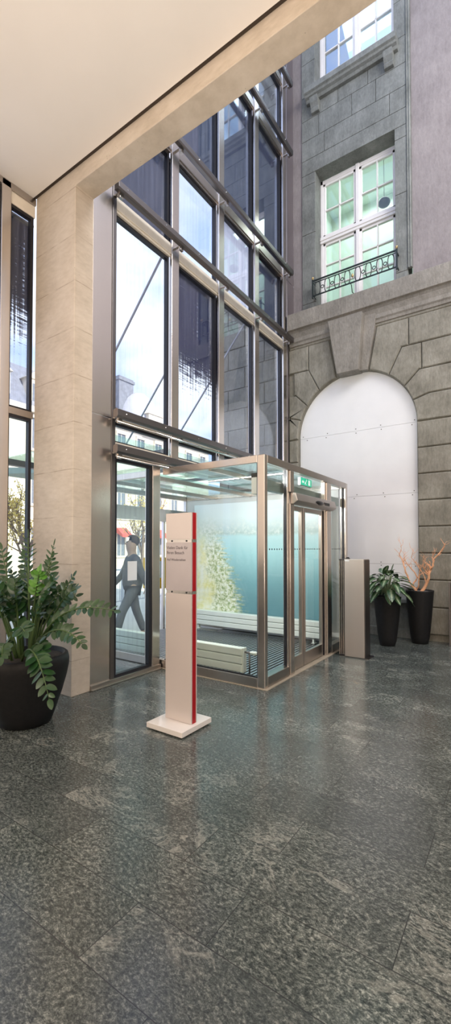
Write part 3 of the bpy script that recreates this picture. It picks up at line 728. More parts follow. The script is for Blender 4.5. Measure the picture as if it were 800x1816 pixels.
def radiator(name, x0, x1, y0, y1, z0, z1, label, valve=False):
    e = empty(name, ((x0 + x1) / 2, (y0 + y1) / 2, 0), label, 'radiator', 'white panel radiators in the lobby')
    n = 3; h = (z1 - z0) / n
    for k in range(n):
        bm = B((x0, x1, y0, y1, z0 + k * h + .004, z0 + (k + 1) * h - .004)); obj('panel_bar', bm, MAT['radiator'], e, bevel=.01)
    obj('core', B((x0 + .02, x1 - .02, y0 + .015, y1 - .015, z0 + .01, z1 - .01)), plain('radiator_gap', (.25, .27, .25), .6), e)
    obj('end_cap', B((x1, x1 + .02, y0 + .01, y1 - .01, z0, z1)), MAT['radiator'], e, bevel=.004)
    obj('end_cap', B((x0 - .02, x0, y0 + .01, y1 - .01, z0, z1)), MAT['radiator'], e, bevel=.004)
    for x in (x0 + .15, x1 - .15): obj('foot', B((x - .015, x + .015, y0 + .03, y1 - .03, .03, z0 + .01), (x - .03, x + .03, y0 + .01, y1 - .01, .03, .035)), MAT['radiator'], e)
    if valve:
        ym = (y0 + y1) / 2
        bm = bmesh.new(); tube(bm, [(x1 + .01, ym, z1 - .05), (x1 + .10, ym, z1 - .05)], .012, 8); tube(bm, [(x1 + .085, ym, z1 - .05), (x1 + .085, ym, .03)], .011, 8)
        p = obj('pipe', bm, MAT['dark_steel'], e, smooth=True)
        bm = bmesh.new(); tube(bm, [(x1 + .10, ym, z1 - .05), (x1 + .115, ym, z1 - .05), (x1 + .12, ym, z1 - .05), (x1 + .18, ym, z1 - .05), (x1 + .19, ym, z1 - .05)], [.016, .016, .024, .024, .016], 14)
        obj('thermostat_knob', bm, MAT['radiator'], p)
    return e
radiator('radiator', -3.94, -2.82, 4.42, 4.52, .10, .395, 'white radiator with a thermostat valve along the near lobby glass', True)
radiator('radiator', -5.75, -4.35, 4.42, 4.52, .10, .395, 'white radiator in the outer half of the lobby behind the door pane')
radiator('radiator', -5.45, -2.74, 6.70, 6.82, .115, .40, 'long white radiator below the lake mural')
# entrance mat
em = empty('entrance_mat', (-3.3, 5.7, 0), 'black ribbed entrance mat filling the lobby floor', 'mat')
obj('mat_base', B((-5.85, -2.56, 4.38, 6.68, 0, .014)), MAT['mat_dark'], em)
bm = bmesh.new(); x = -5.84
while x < -2.57: box(bm, x, x + .026, 4.385, 6.675, .014, .024); x += .062
obj('mat_ribs', bm, MAT['mat_alu'], em)['kind'] = 'stuff'

ex = empty('exit_sign', (-2.78, 6.05, 2.50), 'lit green emergency exit sign hanging behind the lobby transom', 'exit sign')
obj('housing', B((-2.80, -2.76, 5.86, 6.22, 2.465, 2.57)), MAT['plastic_white'], ex, bevel=.004)
f = obj('sign_face', B((-2.76, -2.756, 5.865, 6.215, 2.47, 2.567)), MAT['exit'], ex)
bm = bmesh.new()                                                     # running figure, arrow and door
xw = -2.7555
def poly(pts):
    prism(bm, pts, YZ, xw, xw + .0012)
poly([(6.10, 2.482), (6.17, 2.482), (6.17, 2.556), (6.10, 2.556)])
poly([(6.03, 2.552), (6.045, 2.558), (6.055, 2.55), (6.045, 2.54), (6.03, 2.542)])
poly([(6.00, 2.515), (6.035, 2.54), (6.05, 2.535), (6.02, 2.505), (6.04, 2.485), (6.03, 2.48), (6.005, 2.50), (5.985, 2.482), (5.975, 2.49)])
poly([(5.89, 2.512), (5.93, 2.54), (5.93, 2.525), (5.97, 2.525), (5.97, 2.505), (5.93, 2.505), (5.93, 2.49)])
obj('pictogram', bm, MAT['exit_white'], ex)
bm = bmesh.new(); tube(bm, [(-2.78, 5.95, 2.57), (-2.78, 5.95, 2.585)], .006, 6); tube(bm, [(-2.78, 6.13, 2.57), (-2.78, 6.13, 2.585)], .006, 6)
obj('hanger', bm, MAT['dark_steel'], ex)
ex.location += Vector((.27, -.46, -.008))
sb = empty('detector_box', (-2.6, 4.40, 2.3), 'small white detector box fixed beside the lobby corner post', 'detector')
obj('housing', B((-2.64, -2.55, 4.36, 4.42, 2.23, 2.43)), MAT['plastic_white'], sb, bevel=.006)
obj('dark_cap', B((-2.64, -2.54, 4.355, 4.425, 2.43, 2.48)), MAT['plastic_black'], sb, bevel=.004)
nt = ptag(obj('door_notice', B((-4.050, -4.048, 3.735, 3.89, 1.195, 1.435)), MAT['paper'], bevel=.0), 'pale blue white notice sheet stuck on the door pane', 'notice')

# ------------------------------------------------------------------ welcome stele
sx0, sx1, sy = -2.720, -2.418, 2.975
sg = empty('sign_stele', ((sx0 + sx1) / 2, 3.01, 0), 'tall slim white sign pillar with red edge on a white base', 'sign')
bm = B((-2.787, -2.376, 2.803, 3.217, .012, .056)); obj('base_plate', bm, MAT['sign_white'], sg, bevel=.002)
obj('base_shade', B((-2.76, -2.40, 2.83, 3.19, 0, .012)), MAT['painted_shade'], sg)  # dark foot paints the shade below the base plate
obj('core', B((sx0 + .002, sx1 - .006, sy + .016, sy + .064, .056, 1.905)), MAT['sign_white'], sg)
for (a, b), mm in zip(((.058, 1.190), (1.217, 1.650), (1.677, 1.915)), ('sign_face', 'sign_mid', 'sign_face')):
    fp = obj('face_plate', B((sx0, sx1, sy, sy + .016, a, b)), MAT[mm], sg, bevel=.0015)
    obj('red_edge', B((sx1 - .006, sx1, sy + .016, sy + .066, a, b)), MAT['sign_red'], sg)
    obj('back_plate', B((sx0, sx1, sy + .066, sy + .080, a, b)), MAT[mm], sg, bevel=.0015)
for a, b in ((1.190, 1.217), (1.650, 1.677)):
    j = obj('joint_strip', B((sx0 + .004, sx1 - .002, sy + .006, sy + .074, a, b)), MAT['chrome'], sg)
    for x in (sx0 + .07, sx1 - .06):
        bm = bmesh.new(); bmesh.ops.create_cone(bm, segments=10, radius1=.008, radius2=.008, depth=.006, cap_ends=True, matrix=Matrix.Translation((x, sy + .004, (a + b) / 2)) @ Matrix.Rotation(PI / 2, 4, 'X'))
        obj('screw', bm, MAT['gasket'], j)
def text(body, x, z, size, parent, mat):
    cu = bpy.data.curves.new('lettering', 'FONT'); cu.body = body; cu.size = size; cu.extrude = .0006; cu.space_line = 1.15
    t_ = bpy.data.objects.new('lettering', cu); COL.objects.link(t_); bpy.context.view_layer.update()
    me = bpy.data.meshes.new_from_object(t_.evaluated_get(bpy.context.evaluated_depsgraph_get())); bpy.data.objects.remove(t_)
    o = bpy.data.objects.new('lettering', me); COL.objects.link(o); o.parent = parent; me.materials.clear()
    o.location = Vector((x, sy - .0007, z)) - wloc(parent); o.rotation_euler = (PI / 2, 0, 0); me.materials.append(mat)
    return o
text('Vielen Dank für\nIhren Besuch', sx0 + .012, 1.590, .0395, sg, MAT['lettering'])
text('Auf Wiedersehen', sx0 + .014, 1.484, .031, sg, MAT['lettering'])

# ------------------------------------------------------------------ access pillar
ap = empty('access_pillar', (-2.10, 6.42, 0), 'waist high brushed steel access pillar beside the lobby', 'pillar')
obj('housing', B((-2.205, -1.915, 6.285, 6.545, .012, 1.435)), MAT['steel_soft'], ap, bevel=.006)
obj('side_cover', B((-1.915, -1.905, 6.30, 6.535, .012, 1.425)), MAT['dark_steel'], ap, bevel=.002)
obj('slot_frame', B((-2.295, -2.205, 6.31, 6.53, .012, 1.435)), MAT['gasket'], ap, bevel=.003)
for x in (-2.287, -2.258, -2.230): obj('slot_strip', B((x, x + .012, 6.296, 6.31, .03, 1.42)), MAT['steel'], ap)
obj('base_plate', B((-2.29, -1.86, 6.30, 6.56, 0, .012)), MAT['dark_steel'], ap)
bm = bmesh.new(); lathe(bm, [(0, 0), (.035, 0), (.035, .01), (.022, .016), (.022, .028), (0, .03)], (-2.19, 6.40, 1.435), 16); obj('sensor_button', bm, MAT['plastic_black'], ap)
bm = bmesh.new(); lathe(bm, [(0, 0), (.03, 0), (.03, .02), (0, .022)], (-1.875, 6.50, .0), 14); obj('floor_bolt', bm, MAT['gasket'], ap)
obj('sticker', B((-2.195, -2.13, 6.2835, 6.285, 1.405, 1.42)), MAT['paper'], ap)

# right edge: dark freestanding board
rb = empty('display_board', (-.72, 7.9, 0), 'dark upright board cut by the right edge of the view', 'board')
obj('panel', B((-1.02, -.40, 7.92, 7.96, .03, 1.02)), plain('charcoal_board', (.03, .03, .033), .45), rb, bevel=.004)
obj('frame', B((-1.035, -1.005, 7.905, 7.975, 0, 1.04), (-.415, -.385, 7.905, 7.975, 0, 1.04)), MAT['dark_steel'], rb, bevel=.004)

# floor hatch
bm = bmesh.new()
hx0, hx1, hy0, hy1 = -3.71, -3.425, 2.845, 3.125
for b in ((hx0, hx1, hy0, hy0 + .006), (hx0, hx1, hy1 - .006, hy1), (hx0, hx0 + .006, hy0, hy1), (hx1 - .006, hx1, hy0, hy1)): box(bm, *b, 0, .0015)
st('trim_90', bm, MAT['steel_h'], 'small square floor hatch frame near the concrete column', 'floor hatch')

# ------------------------------------------------------------------ plants
def leafgeo(bm, base, d, nrm, L, W, fold=.25, droop=.0, uvl=None, ns=6):
    d = d.normalized(); s = d.cross(nrm)
    if s.length < 1e-4: s = d.cross(Vector((1, .3, 0)))
    s.normalize(); n = s.cross(d).normalized()
    prev = None
    for i in range(ns + 1):
        t = i / ns
        w = W * .5 * (math.sin(PI * min(1, t ** .8)) ** .6 if 0 < t < 1 else 0)
        c = base + d * (L * t) - Vector((0, 0, 1)) * (droop * L * t * t)
        mid = c - n * (fold * w * .6)
        row = [bm.verts.new(c - s * w + n * .0), bm.verts.new(mid), bm.verts.new(c + s * w)]
        if prev:
            for a in (0, 1):
                f = bm.faces.new((prev[a], prev[a + 1], row[a + 1], row[a])); f.smooth = True
                if uvl is not None:
                    for lp_, (u, v) in zip(f.loops, ((a / 2, t - 1 / ns), ((a + 1) / 2, t - 1 / ns), ((a + 1) / 2, t), (a / 2, t))): lp_[uvl].uv = (u, v)
        prev = row

zz = empty('potted_zz_plant', (-3.81, 2.28, 0), 'big dark leaved plant in a black egg shaped pot by the column', 'potted plant')
bm = bmesh.new()
lathe(bm, [(0, 0), (.20, 0), (.222, .012), (.262, .12), (.312, .27), (.350, .41), (.370, .51), (.372, .565), (.360, .615), (.343, .628), (.325, .622), (.322, .57), (0, .565)], (-3.81, 2.28, 0), 56)
obj('pot', bm, MAT['pot_black'], zz, smooth=True)
bm = bmesh.new(); lathe(bm, [(0, .60), (.18, .60), (.322, .585)], (-3.81, 2.28, 0), 28); obj('soil', bm, MAT['soil'], zz, smooth=True)
def bez(p0, p1, p2, n=14): return [p0 * (1 - t) ** 2 + p1 * (2 * t * (1 - t)) + p2 * t ** 2 for t in [i / n for i in range(n + 1)]]
def frond(p0, p1, p2, nl, L, mat, t0=.42, W=.46, seedv=0, thin=False):
    rnd = random.Random(seedv)
    P = bez(p0, p1, p2, 16)
    bm = bmesh.new(); n = len(P); tube(bm, P, [.013 - .0095 * i / (n - 1) for i in range(n)], 7)
    s = obj('frond', bm, MAT['stem'], zz, smooth=True)
    bm = bmesh.new()
    for k in range(nl):
        t = t0 + (1 - t0) * (k + .5) / nl
        q = p0 * (1 - t) ** 2 + p1 * (2 * t * (1 - t)) + p2 * t ** 2
        tg = ((p1 - p0) * (2 * (1 - t)) + (p2 - p1) * (2 * t)).normalized()
        up = Vector((.35, -.65, .55)) + Vector((rnd.uniform(-.3, .3), rnd.uniform(-.3, .3), rnd.uniform(-.2, .3)))
        side = tg.cross(up).normalized()
        ll = L * (1.05 - .5 * abs(t - .72)) * rnd.uniform(.85, 1.1) * (1 - .35 * max(0, t - .85) / .15)
        for sgn in (-1, 1):
            d = (side * sgn * .85 + tg * .55 + Vector((0, 0, rnd.uniform(-.12, .18)))).normalized()
            nm = (up + Vector((rnd.uniform(-.5, .5), rnd.uniform(-.4, .4), rnd.uniform(-.3, .5)))).normalized()
            leafgeo(bm, q, d, nm, ll, ll * W * (.55 if thin else 1), .35, .08)
    leafgeo(bm, P[-1], (P[-1] - P[-2]).normalized(), Vector((.3, -.6, .6)), L * .8, L * W * .8)
    obj('leaflets', bm, mat, s)
S = lambda x, y: Vector((-3.81 + x, 2.28 + y, .59))
fr = [
 (S(.06, .02), V(-3.35, 2.25, 1.20), V(-2.62, 2.28, 1.115), 11, .085, 'leaf', .40, .42),      # long one to the right
 (S(.08, -.03), V(-3.30, 2.2, 1.08), V(-2.90, 2.2, .84), 9, .085, 'leaf', .42, .46),
 (S(.12, -.12), V(-3.30, 2.02, .98), V(-3.06, 2.02, .43), 10, .098, 'leaf', .38, .50),        # falls over the rim
 (S(0, .03), V(-3.83, 2.3, 1.25), V(-3.89, 2.33, 1.70), 13, .10, 'leaf', .40, .17),           # upright, edge on
 (S(.03, .05), V(-3.75, 2.4, 1.2), V(-3.62, 2.42, 1.62), 9, .085, 'leaf', .40, .20),
 (S(.05, 0), V(-3.66, 2.25, 1.15), V(-3.52, 2.22, 1.40), 8, .085, 'leaf_new', .62, .55),
 (S(.02, -.05), V(-3.73, 2.12, 1.15), V(-3.62, 2.05, 1.30), 8, .10, 'leaf', .42, .5),
 (S(.08, .08), V(-3.55, 2.4, 1.15), V(-3.28, 2.42, 1.24), 8, .085, 'leaf', .45, .45),
 (S(-.06, -.06), V(-3.95, 2.1, 1.15), V(-4.05, 2.0, 1.36), 9, .105, 'leaf', .40, .5),
 (S(-.10, -.02), V(-4.1, 2.2, 1.15), V(-4.3, 2.15, 1.30), 9, .10, 'leaf', .40, .5),
 (S(-.08, .08), V(-4.05, 2.45, 1.2), V(-4.25, 2.5, 1.52), 9, .09, 'leaf', .40, .42),
 (S(-.12, -.12), V(-4.08, 1.98, .95), V(-4.12, 1.86, .70), 9, .105, 'leaf', .38, .52),
 (S(-.04, -.14), V(-3.93, 1.9, 1.0), V(-3.98, 1.78, .98), 8, .10, 'leaf', .40, .52),
 (S(.10, -.10), V(-3.55, 2.02, 1.05), V(-3.34, 1.98, .92), 8, .095, 'leaf', .42, .48),
 (S(.0, -.10), V(-3.78, 2.0, 1.1), V(-3.70, 1.92, 1.20), 8, .095, 'leaf', .45, .5),
 (S(.10, .05), V(-3.5, 2.3, 1.0), V(-3.22, 2.3, 1.03), 8, .085, 'leaf', .40, .46),
 (S(.14, -.04), V(-3.45, 2.15, .92), V(-3.25, 2.1, .70), 8, .09, 'leaf', .40, .5),
 (S(-.02, .10), V(-3.86, 2.5, 1.2), V(-3.85, 2.56, 1.50), 8, .085, 'leaf', .42, .4),
 (S(-.14, .04), V(-4.2, 2.35, 1.0), V(-4.42, 2.35, 1.05), 8, .095, 'leaf', .42, .5),
 (S(.04, -.16), V(-3.62, 1.96, .92), V(-3.50, 1.88, .72), 8, .09, 'leaf', .42, .5),
 (S(.05, .10), V(-3.68, 2.5, 1.1), V(-3.52, 2.56, 1.33), 8, .08, 'leaf', .42, .42),
 (S(-.08, .0), V(-4.0, 2.22, 1.2), V(-4.12, 2.2, 1.58), 10, .09, 'leaf', .40, .35),
]
for i, (a, b, c, nl, L, mm, t0, W) in enumerate(fr): frond(a, b, c, nl, L * 1.12, MAT[mm], t0, W * (1.12 if W > .3 else 1), i)
rnd = random.Random(21)
for i in range(16):
    an = rnd.uniform(0, 2 * PI); rr = rnd.uniform(.25, .5); hh = rnd.uniform(.35, .75)
    p0 = V(-3.81 + .08 * math.cos(an), 2.28 + .08 * math.sin(an), .59); p2 = V(-3.81 + rr * math.cos(an), min(2.75, 2.28 + rr * .8 * math.sin(an)), .62 + hh)
    frond(p0, (p0 + p2) / 2 + V(-.1 * math.cos(an), -.1 * math.sin(an), .22), p2, 8, .10, MAT['leaf'], .38, .52, 50 + i)

def tall_pot(e, cx, cy, h, rt, rb, rim_in):
    bm = bmesh.new()
    prof = [(0, 0), (rb - .008, 0), (rb, .012)] + [(rb + (rt - rb) * (t ** .72), h * t) for t in (.1, .22, .35, .5, .65, .8, .92)] + [(rt, h - .02), (rt, h), (rt - .02, h), (rt - .024, h - .03), (0, h - .03)]
    lathe(bm, prof, (cx, cy, 0), 44); obj('pot', bm, MAT['pot_black'], e, smooth=True).data
ag = empty('potted_aglaonema', (-1.885, 7.44, 0), 'leafy variegated plant in a tall tapered black planter', 'potted plant', 'tall black planters by the stone wall')
tall_pot(ag, -1.885, 7.44, .80, .215, .12, 0)
bm = bmesh.new(); lathe(bm, [(0, .785), (.19, .775)], (-1.885, 7.44, 0), 24); obj('soil', bm, MAT['soil'], ag)
rnd = random.Random(3)
for k in range(58):
    ang = 2 * PI * (k * .381966) + rnd.uniform(-.2, .2)
    lev = k / 58
    el = 1.4 - 1.45 * lev + rnd.uniform(-.12, .12)
    d = Vector((math.cos(ang) * math.cos(el), math.sin(ang) * math.cos(el), math.sin(el)))
    base = V(-1.885, 7.44, .80) + Vector((math.cos(ang), math.sin(ang), 0)) * .03
    st_l = .13 + .09 * (1 - abs(lev - .4)); 
    tip = base + d * st_l + Vector((0, 0, .12 * (1 - lev) + .07))
    bm = bmesh.new(); tube(bm, bez(base, base + Vector((0, 0, .12)), tip, 5), .006, 6)
    p = obj('leaf_stalk', bm, MAT['petiole'], ag, smooth=True)
    bm = bmesh.new(); uvl = bm.loops.layers.uv.new('UVMap')
    ld = (d * Vector((1, 1, .35)) + Vector((rnd.uniform(-.25, .25), rnd.uniform(-.25, .25), .12 - .55 * lev))).normalized()
    leafgeo(bm, tip, ld, Vector((0, 0, 1)) + d * .3, rnd.uniform(.19, .27), rnd.uniform(.10, .135), .3, rnd.uniform(.25, .85), uvl, 8)
    obj('leaf_blade', bm, MAT['varleaf'], p)

br = empty('potted_branches', (-1.475, 7.915, 0), 'orange contorted branches standing in a tall black planter', 'potted branches', 'tall black planters by the stone wall')
tall_pot(br, -1.475, 7.915, .89, .222, .128, 0)
bm = bmesh.new(); lathe(bm, [(0, .872), (.195, .865)], (-1.475, 7.915, 0), 24); obj('gravel', bm, MAT['pebble'], br)
CAMP = Vector((0, 0, 1.6)); YAW = .604076; PIT = .0245642; FL = 769.26; CYP = 952.95
FW = Vector((-math.sin(YAW) * math.cos(PIT), math.cos(YAW) * math.cos(PIT), math.sin(PIT))); RT = Vector((math.cos(YAW), math.sin(YAW), 0)); UPV = RT.cross(FW)
BRP = 'orange twigs'
# limb outlines as x (m, from pot centre), depth (m), height above the rim (m)
limbs = [
 [(-.045, 0, -.02), (-.12, -.02, .09), (-.19, -.03, .24), (-.23, -.05, .41), (-.27, -.03, .52), (-.31, -.02, .60), (-.285, -.02, .72), (-.30, 0, .80)],
 [(-.05, .02, 0), (-.11, .05, .10), (-.05, .08, .21), (-.12, .06, .34), (-.20, .05, .44), (-.255, .06, .56), (-.26, .08, .64)],
 [(.03, 0, -.02), (.10, .0, .10), (.145, -.03, .22), (.17, -.02, .34), (.215, -.04, .43), (.235, -.02, .54), (.30, -.02, .62), (.375, 0, .73), (.385, 0, .79)],
 [(.11, .0, .14), (.06, .05, .26), (.0, .06, .36), (-.06, .08, .46), (-.14, .09, .56), (-.12, .10, .66), (-.17, .1, .74)],
 [(-.035, -.02, .02), (.0, -.05, .14), (.01, -.08, .28), (.03, -.06, .36), (.06, -.07, .44), (.10, -.07, .55)],
 [(.16, -.02, .28), (.10, -.06, .36), (.12, -.08, .46), (.07, -.09, .52), (.10, -.09, .60)],
 [(.225, -.03, .47), (.20, .03, .56), (.235, .04, .64), (.215, .05, .73)],
]
rnd = random.Random(11)
def twig(bm, p, d, L, r, depth):
    pts = [p]; rs = [r]; n = 4
    for i in range(n):
        d = (d + Vector((rnd.uniform(-.55, .55), rnd.uniform(-.4, .4), rnd.uniform(-.25, .45)))).normalized()
        pts.append(pts[-1] + d * (L / n)); rs.append(r * (1 - .7 * (i + 1) / n))
    tube(bm, pts, rs, 6)
    if depth > 0:
        for i in (1, 2, 3):
            if rnd.random() < .6: twig(bm, pts[i], (d + Vector((rnd.uniform(-1, 1), rnd.uniform(-.6, .6), rnd.uniform(0, .7)))).normalized(), L * .6, rs[i] * .75, depth - 1)
for li, L in enumerate(limbs):
    P = [V(-1.475 + x, 7.915 + y, .88 + z) for x, y, z in L]
    # smooth with a wobble
    Q = []
    for i in range(len(P) - 1):
        for k in range(4):
            t = k / 4; p0 = P[max(i - 1, 0)]; p1 = P[i]; p2 = P[i + 1]; p3 = P[min(i + 2, len(P) - 1)]
            q = .5 * ((2 * p1) + (p2 - p0) * t + (2 * p0 - 5 * p1 + 4 * p2 - p3) * t * t + (3 * p1 - p0 - 3 * p2 + p3) * t ** 3)
            Q.append(q + Vector((rnd.uniform(-.006, .006), rnd.uniform(-.006, .006), 0)))
    Q.append(P[-1]); n = len(Q)
    r0 = .027 if li == 2 else (.017 if li in (0, 1) else .011)
    bm = bmesh.new(); tube(bm, Q, [r0 * (1 - .85 * i / (n - 1)) for i in range(n)], 9)
    o = obj('branch', bm, MAT['coral'], br, smooth=True)
    bm = bmesh.new()
    for i in range(n // 4, n):
        if rnd.random() < .55:
            twig(bm, Q[i], Vector((rnd.uniform(-1, 1), rnd.uniform(-.4, .4), rnd.uniform(.1, 1))).normalized(), rnd.uniform(.07, .16), r0 * (1 - .85 * i / (n - 1)) * .5 + .001, 1)
    obj('twigs', bm, MAT['coral'], o, smooth=True)

# ------------------------------------------------------------------ outside
st('ground', B((-70, -4.95, -30, 80, -.14, -.03), (-4.95, -4.16, 3.16, 8.2, -.14, -.01)), MAT['street'], 'pale sunlit street outside the glass front', 'street')
bm = bmesh.new(); zc = [0.1 + .463 * k for k in range(30)]
for i, (a, b) in enumerate(zip(zc, zc[1:])):
    xs = [-5.8, -5.1, -4.16] if i % 2 else [-5.8, -5.55, -4.6, -4.16]
    for p, q in zip(xs, xs[1:]): box(bm, p + .008, q - .008, 8.15, 8.5, a + .008, b - .008)
box(bm, -5.8, -4.16, 8.18, 8.6, 0, 13.4)
st('wall_outside', bm, MAT['stone'], 'sandstone wall of the old building continuing outside the glass', 'wall', bevel=.008)

cn = empty('outside_canopy', (-5.5, 5.7, 3.0), 'thin grey canopy frame outside hung from slanting tie rods', 'canopy')
obj('edge_beam', B((-6.85, -6.75, 3.6, 7.6, 2.93, 3.03)), MAT['dark_steel'], cn)
for y in (4.58, 5.715, 6.855):
    obj('arm', B((-6.75, -4.2, y - .025, y + .025, 2.95, 3.01)), MAT['dark_steel'], cn)
    bm = bmesh.new(); tube(bm, [(-4.20, y, 5.93), (-6.74, y, 3.03)], .018, 8); q = obj('tie_rod', bm, MAT['rod'], cn, smooth=True)
    bm = bmesh.new(); ball(bm, (-4.205, y, 5.935), .035, n=10); obj('fork_end', bm, MAT['rod'], q)
obj('canopy_glass', B((-6.75, -4.25, 3.65, 7.55, 3.02, 3.035)), MAT['glass_green'], cn)

def building(name, x, y0, y1, floors, fh, bays, label, roof_h, z0=0, dormers=0):
    e = empty(name, (x - 4, (y0 + y1) / 2, 0), label, 'building')
    H = floors * fh + z0
    bm = B((x - 8, x, y0, y1, -.03, H), (x, x + .35, y0 - .2, y1 + .2, H - .35, H), (x, x + .12, y0, y1, fh + z0 - .15, fh + z0))
    obj('wall', bm, MAT['facade_cream'], e)
    bm = bmesh.new(); prism(bm, [(x + .2, H), (x - 1.3, H + roof_h), (x - 8, H + roof_h), (x - 8, H)], lambda u, v, d: (u, d, v), y0, y1); obj('roof', bm, MAT['slate'], e)
    w = (y1 - y0) / bays
    for f in range(floors):
        for b in range(bays):
            yc = y0 + w * (b + .5); a = z0 + f * fh + .9; t = a + fh * .56
            fr_ = obj('window_frame', B((x, x + .14, yc - w * .26, yc + w * .26, a - .14, a), (x, x + .14, yc - w * .26, yc + w * .26, t, t + .22), (x, x + .10, yc - w * .26, yc - w * .19, a, t), (x, x + .10, yc + w * .19, yc + w * .26, a, t), (x, x + .05, yc - .03, yc + .03, a, t)), MAT['facade_cream'], e)
            obj('pane', B((x + .005, x + .03, yc - w * .19, yc + w * .19, a, t)), MAT['win_dark'], fr_)
            if f == 0 and b % 2 == 0 and name == 'corner_building':
                bm = bmesh.new(); prism(bm, [(x + .02, t + .2), (x + .9, t - .5), (x + .9, t - .75), (x + .02, t - .3)], lambda u, v, d: (u, d, v), yc - w * .24, yc + w * .24); obj('awning', bm, MAT['awning'], fr_)
    for k in range(dormers):
        yc = y0 + (y1 - y0) * (k + .5) / dormers
        bm = B((x - 1.5, x - .05, yc - .8, yc + .8, H, H + 1.9)); prism(bm, [(yc - .95, H + 1.9), (yc + .95, H + 1.9), (yc, H + 2.6)], YZ, x - 1.5, x + .05)
        d = obj('dormer', bm, MAT['facade_cream'], e)
        obj('pane', B((x - .05, x - .02, yc - .45, yc + .45, H + .3, H + 1.6)), MAT['win_dark'], d)
    return e, H
building('mansard_building', -26, 4, 20.3, 3, 3.55, 6, 'cream stone town house with slate mansard roof seen left of the column', 3.0, dormers=6)
eB, HB = building('corner_building', -30, 20.8, 40, 3, 4.3, 8, 'cream corner building with a pale dome seen through the glass front', 1.6)
bm = bmesh.new(); lathe(bm, [(2.5, 0), (2.5, .5), (2.35, .6), (2.3, 1.4), (2.05, 2.3), (1.6, 3.1), (1.05, 3.65), (.9, 3.7), (.9, 3.8), (0, 3.85)], (-31.5, 30.2, HB), 28); dm = obj('dome', bm, MAT['dome_metal'], eB, smooth=True)
obj('lantern', B((-33, -31.2, 27.6, 29.4, HB + .3, HB + 5.0), (-33.1, -31.1, 27.5, 29.5, HB + 4.6, HB + 4.85)), MAT['slate'], eB)
bm = B((-29.6, -29.0, 29.3, 31.1, HB, HB + 1.4)); prism(bm, [(29.1, HB + 1.4), (31.3, HB + 1.4), (30.2, HB + 2.2)], YZ, -29.6, -28.9); obj('dome_dormer', bm, MAT['facade_cream'], eB)

def tree(x, y, H, label, nleaf, seed):
    rnd_ = random.Random(seed)
    e = empty('street_tree', (x, y, 0), label, 'tree')
    bm = bmesh.new(); tips = []
    def grow(p, d, L, r, dep):
        pts = [p]; 
        for i in range(4):
            d = (d + Vector((rnd_.uniform(-.22, .22), rnd_.uniform(-.22, .22), rnd_.uniform(-.05, .15)))).normalized(); pts.append(pts[-1] + d * L / 4)
        tube(bm, pts, [r * (1 - .12 * i) for i in range(5)], 6)
        if dep == 0: tips.extend(pts[1:]); return
        for i in (2, 3, 4):
            for _ in range(2 if i < 4 else 1):
                grow(pts[i], (d + Vector((rnd_.uniform(-1, 1), rnd_.uniform(-1, 1), rnd_.uniform(-.1, .7)))).normalized(), L * .58, r * .5, dep - 1)
    grow(V(x, y, -.03), V(0, 0, 1), H * .42, .10, 3)
    obj('trunk', bm, MAT['bark'], e, smooth=True)
    bm = bmesh.new()
    for _ in range(nleaf):
        p = rnd_.choice(tips) + Vector((rnd_.uniform(-.12, .12), rnd_.uniform(-.12, .12), rnd_.uniform(-.12, .12)))
        leafgeo(bm, p, Vector((rnd_.uniform(-1, 1), rnd_.uniform(-1, 1), rnd_.uniform(-1, .5))), Vector((rnd_.uniform(-1, 1), rnd_.uniform(-1, 1), 1)), .09, .06, ns=2)
    obj('foliage', bm, MAT['yleaf'], e)
tree(-13.6, 7.9, 5.2, 'yellowish spring tree outside the window left of the column', 1500, 5)
tree(-15.5, 15.2, 6.0, 'yellowish spring tree outside behind the door pane', 1100, 8)

rl = empty('street_railing', (-9.2, 8.2, 0), 'grey street railing with thin bars outside the door pane', 'railing')
obj('top_rail', B((-9.22, -9.18, 6.4, 10.2, .98, 1.02), (-9.215, -9.185, 6.4, 10.2, .12, .15)), MAT['rod'], rl)
for k in range(20):
    y = 6.5 + k * .19; bm = bmesh.new(); tube(bm, [(-9.2, y, .13), (-9.2, y, .99)], .009, 6); obj('bar', bm, MAT['rod'], rl)
for y in (6.42, 8.3, 10.18): obj('post', B((-9.23, -9.17, y - .03, y + .03, -.03, 1.05)), MAT['rod'], rl)

pb = empty('yellow_post_box', (-6.35, 6.8, 0), 'yellow box on a post outside partly hidden by the sign pillar', 'post box')
obj('body', B((-6.60, -6.25, 6.50, 7.00, .75, 1.40)), MAT['yellow'], pb, bevel=.03)
obj('notice_panel', B((-6.255, -6.243, 6.53, 6.76, .98, 1.33)), MAT['paper'], pb)
obj('post', B((-6.47, -6.38, 6.7, 6.8, -.03, .75)), MAT['dark_steel'], pb)

bm = bmesh.new(); prism(bm, [(-9.0, 3.25), (-6.9, 3.05), (-6.9, 2.95), (-9.0, 3.12)], lambda u, v, d: (u, d, v), 4.6, 6.4)
aw = empty('green_canopy', (-8, 5.5, 3), 'grey green canopy outside the window left of the column', 'canopy')
obj('canopy_roof', bm, MAT['green_metal'], aw)
for y in (4.7, 6.3): obj('post', B((-8.9, -8.82, y - .04, y + .04, -.03, 3.2)), MAT['green_metal'], aw)

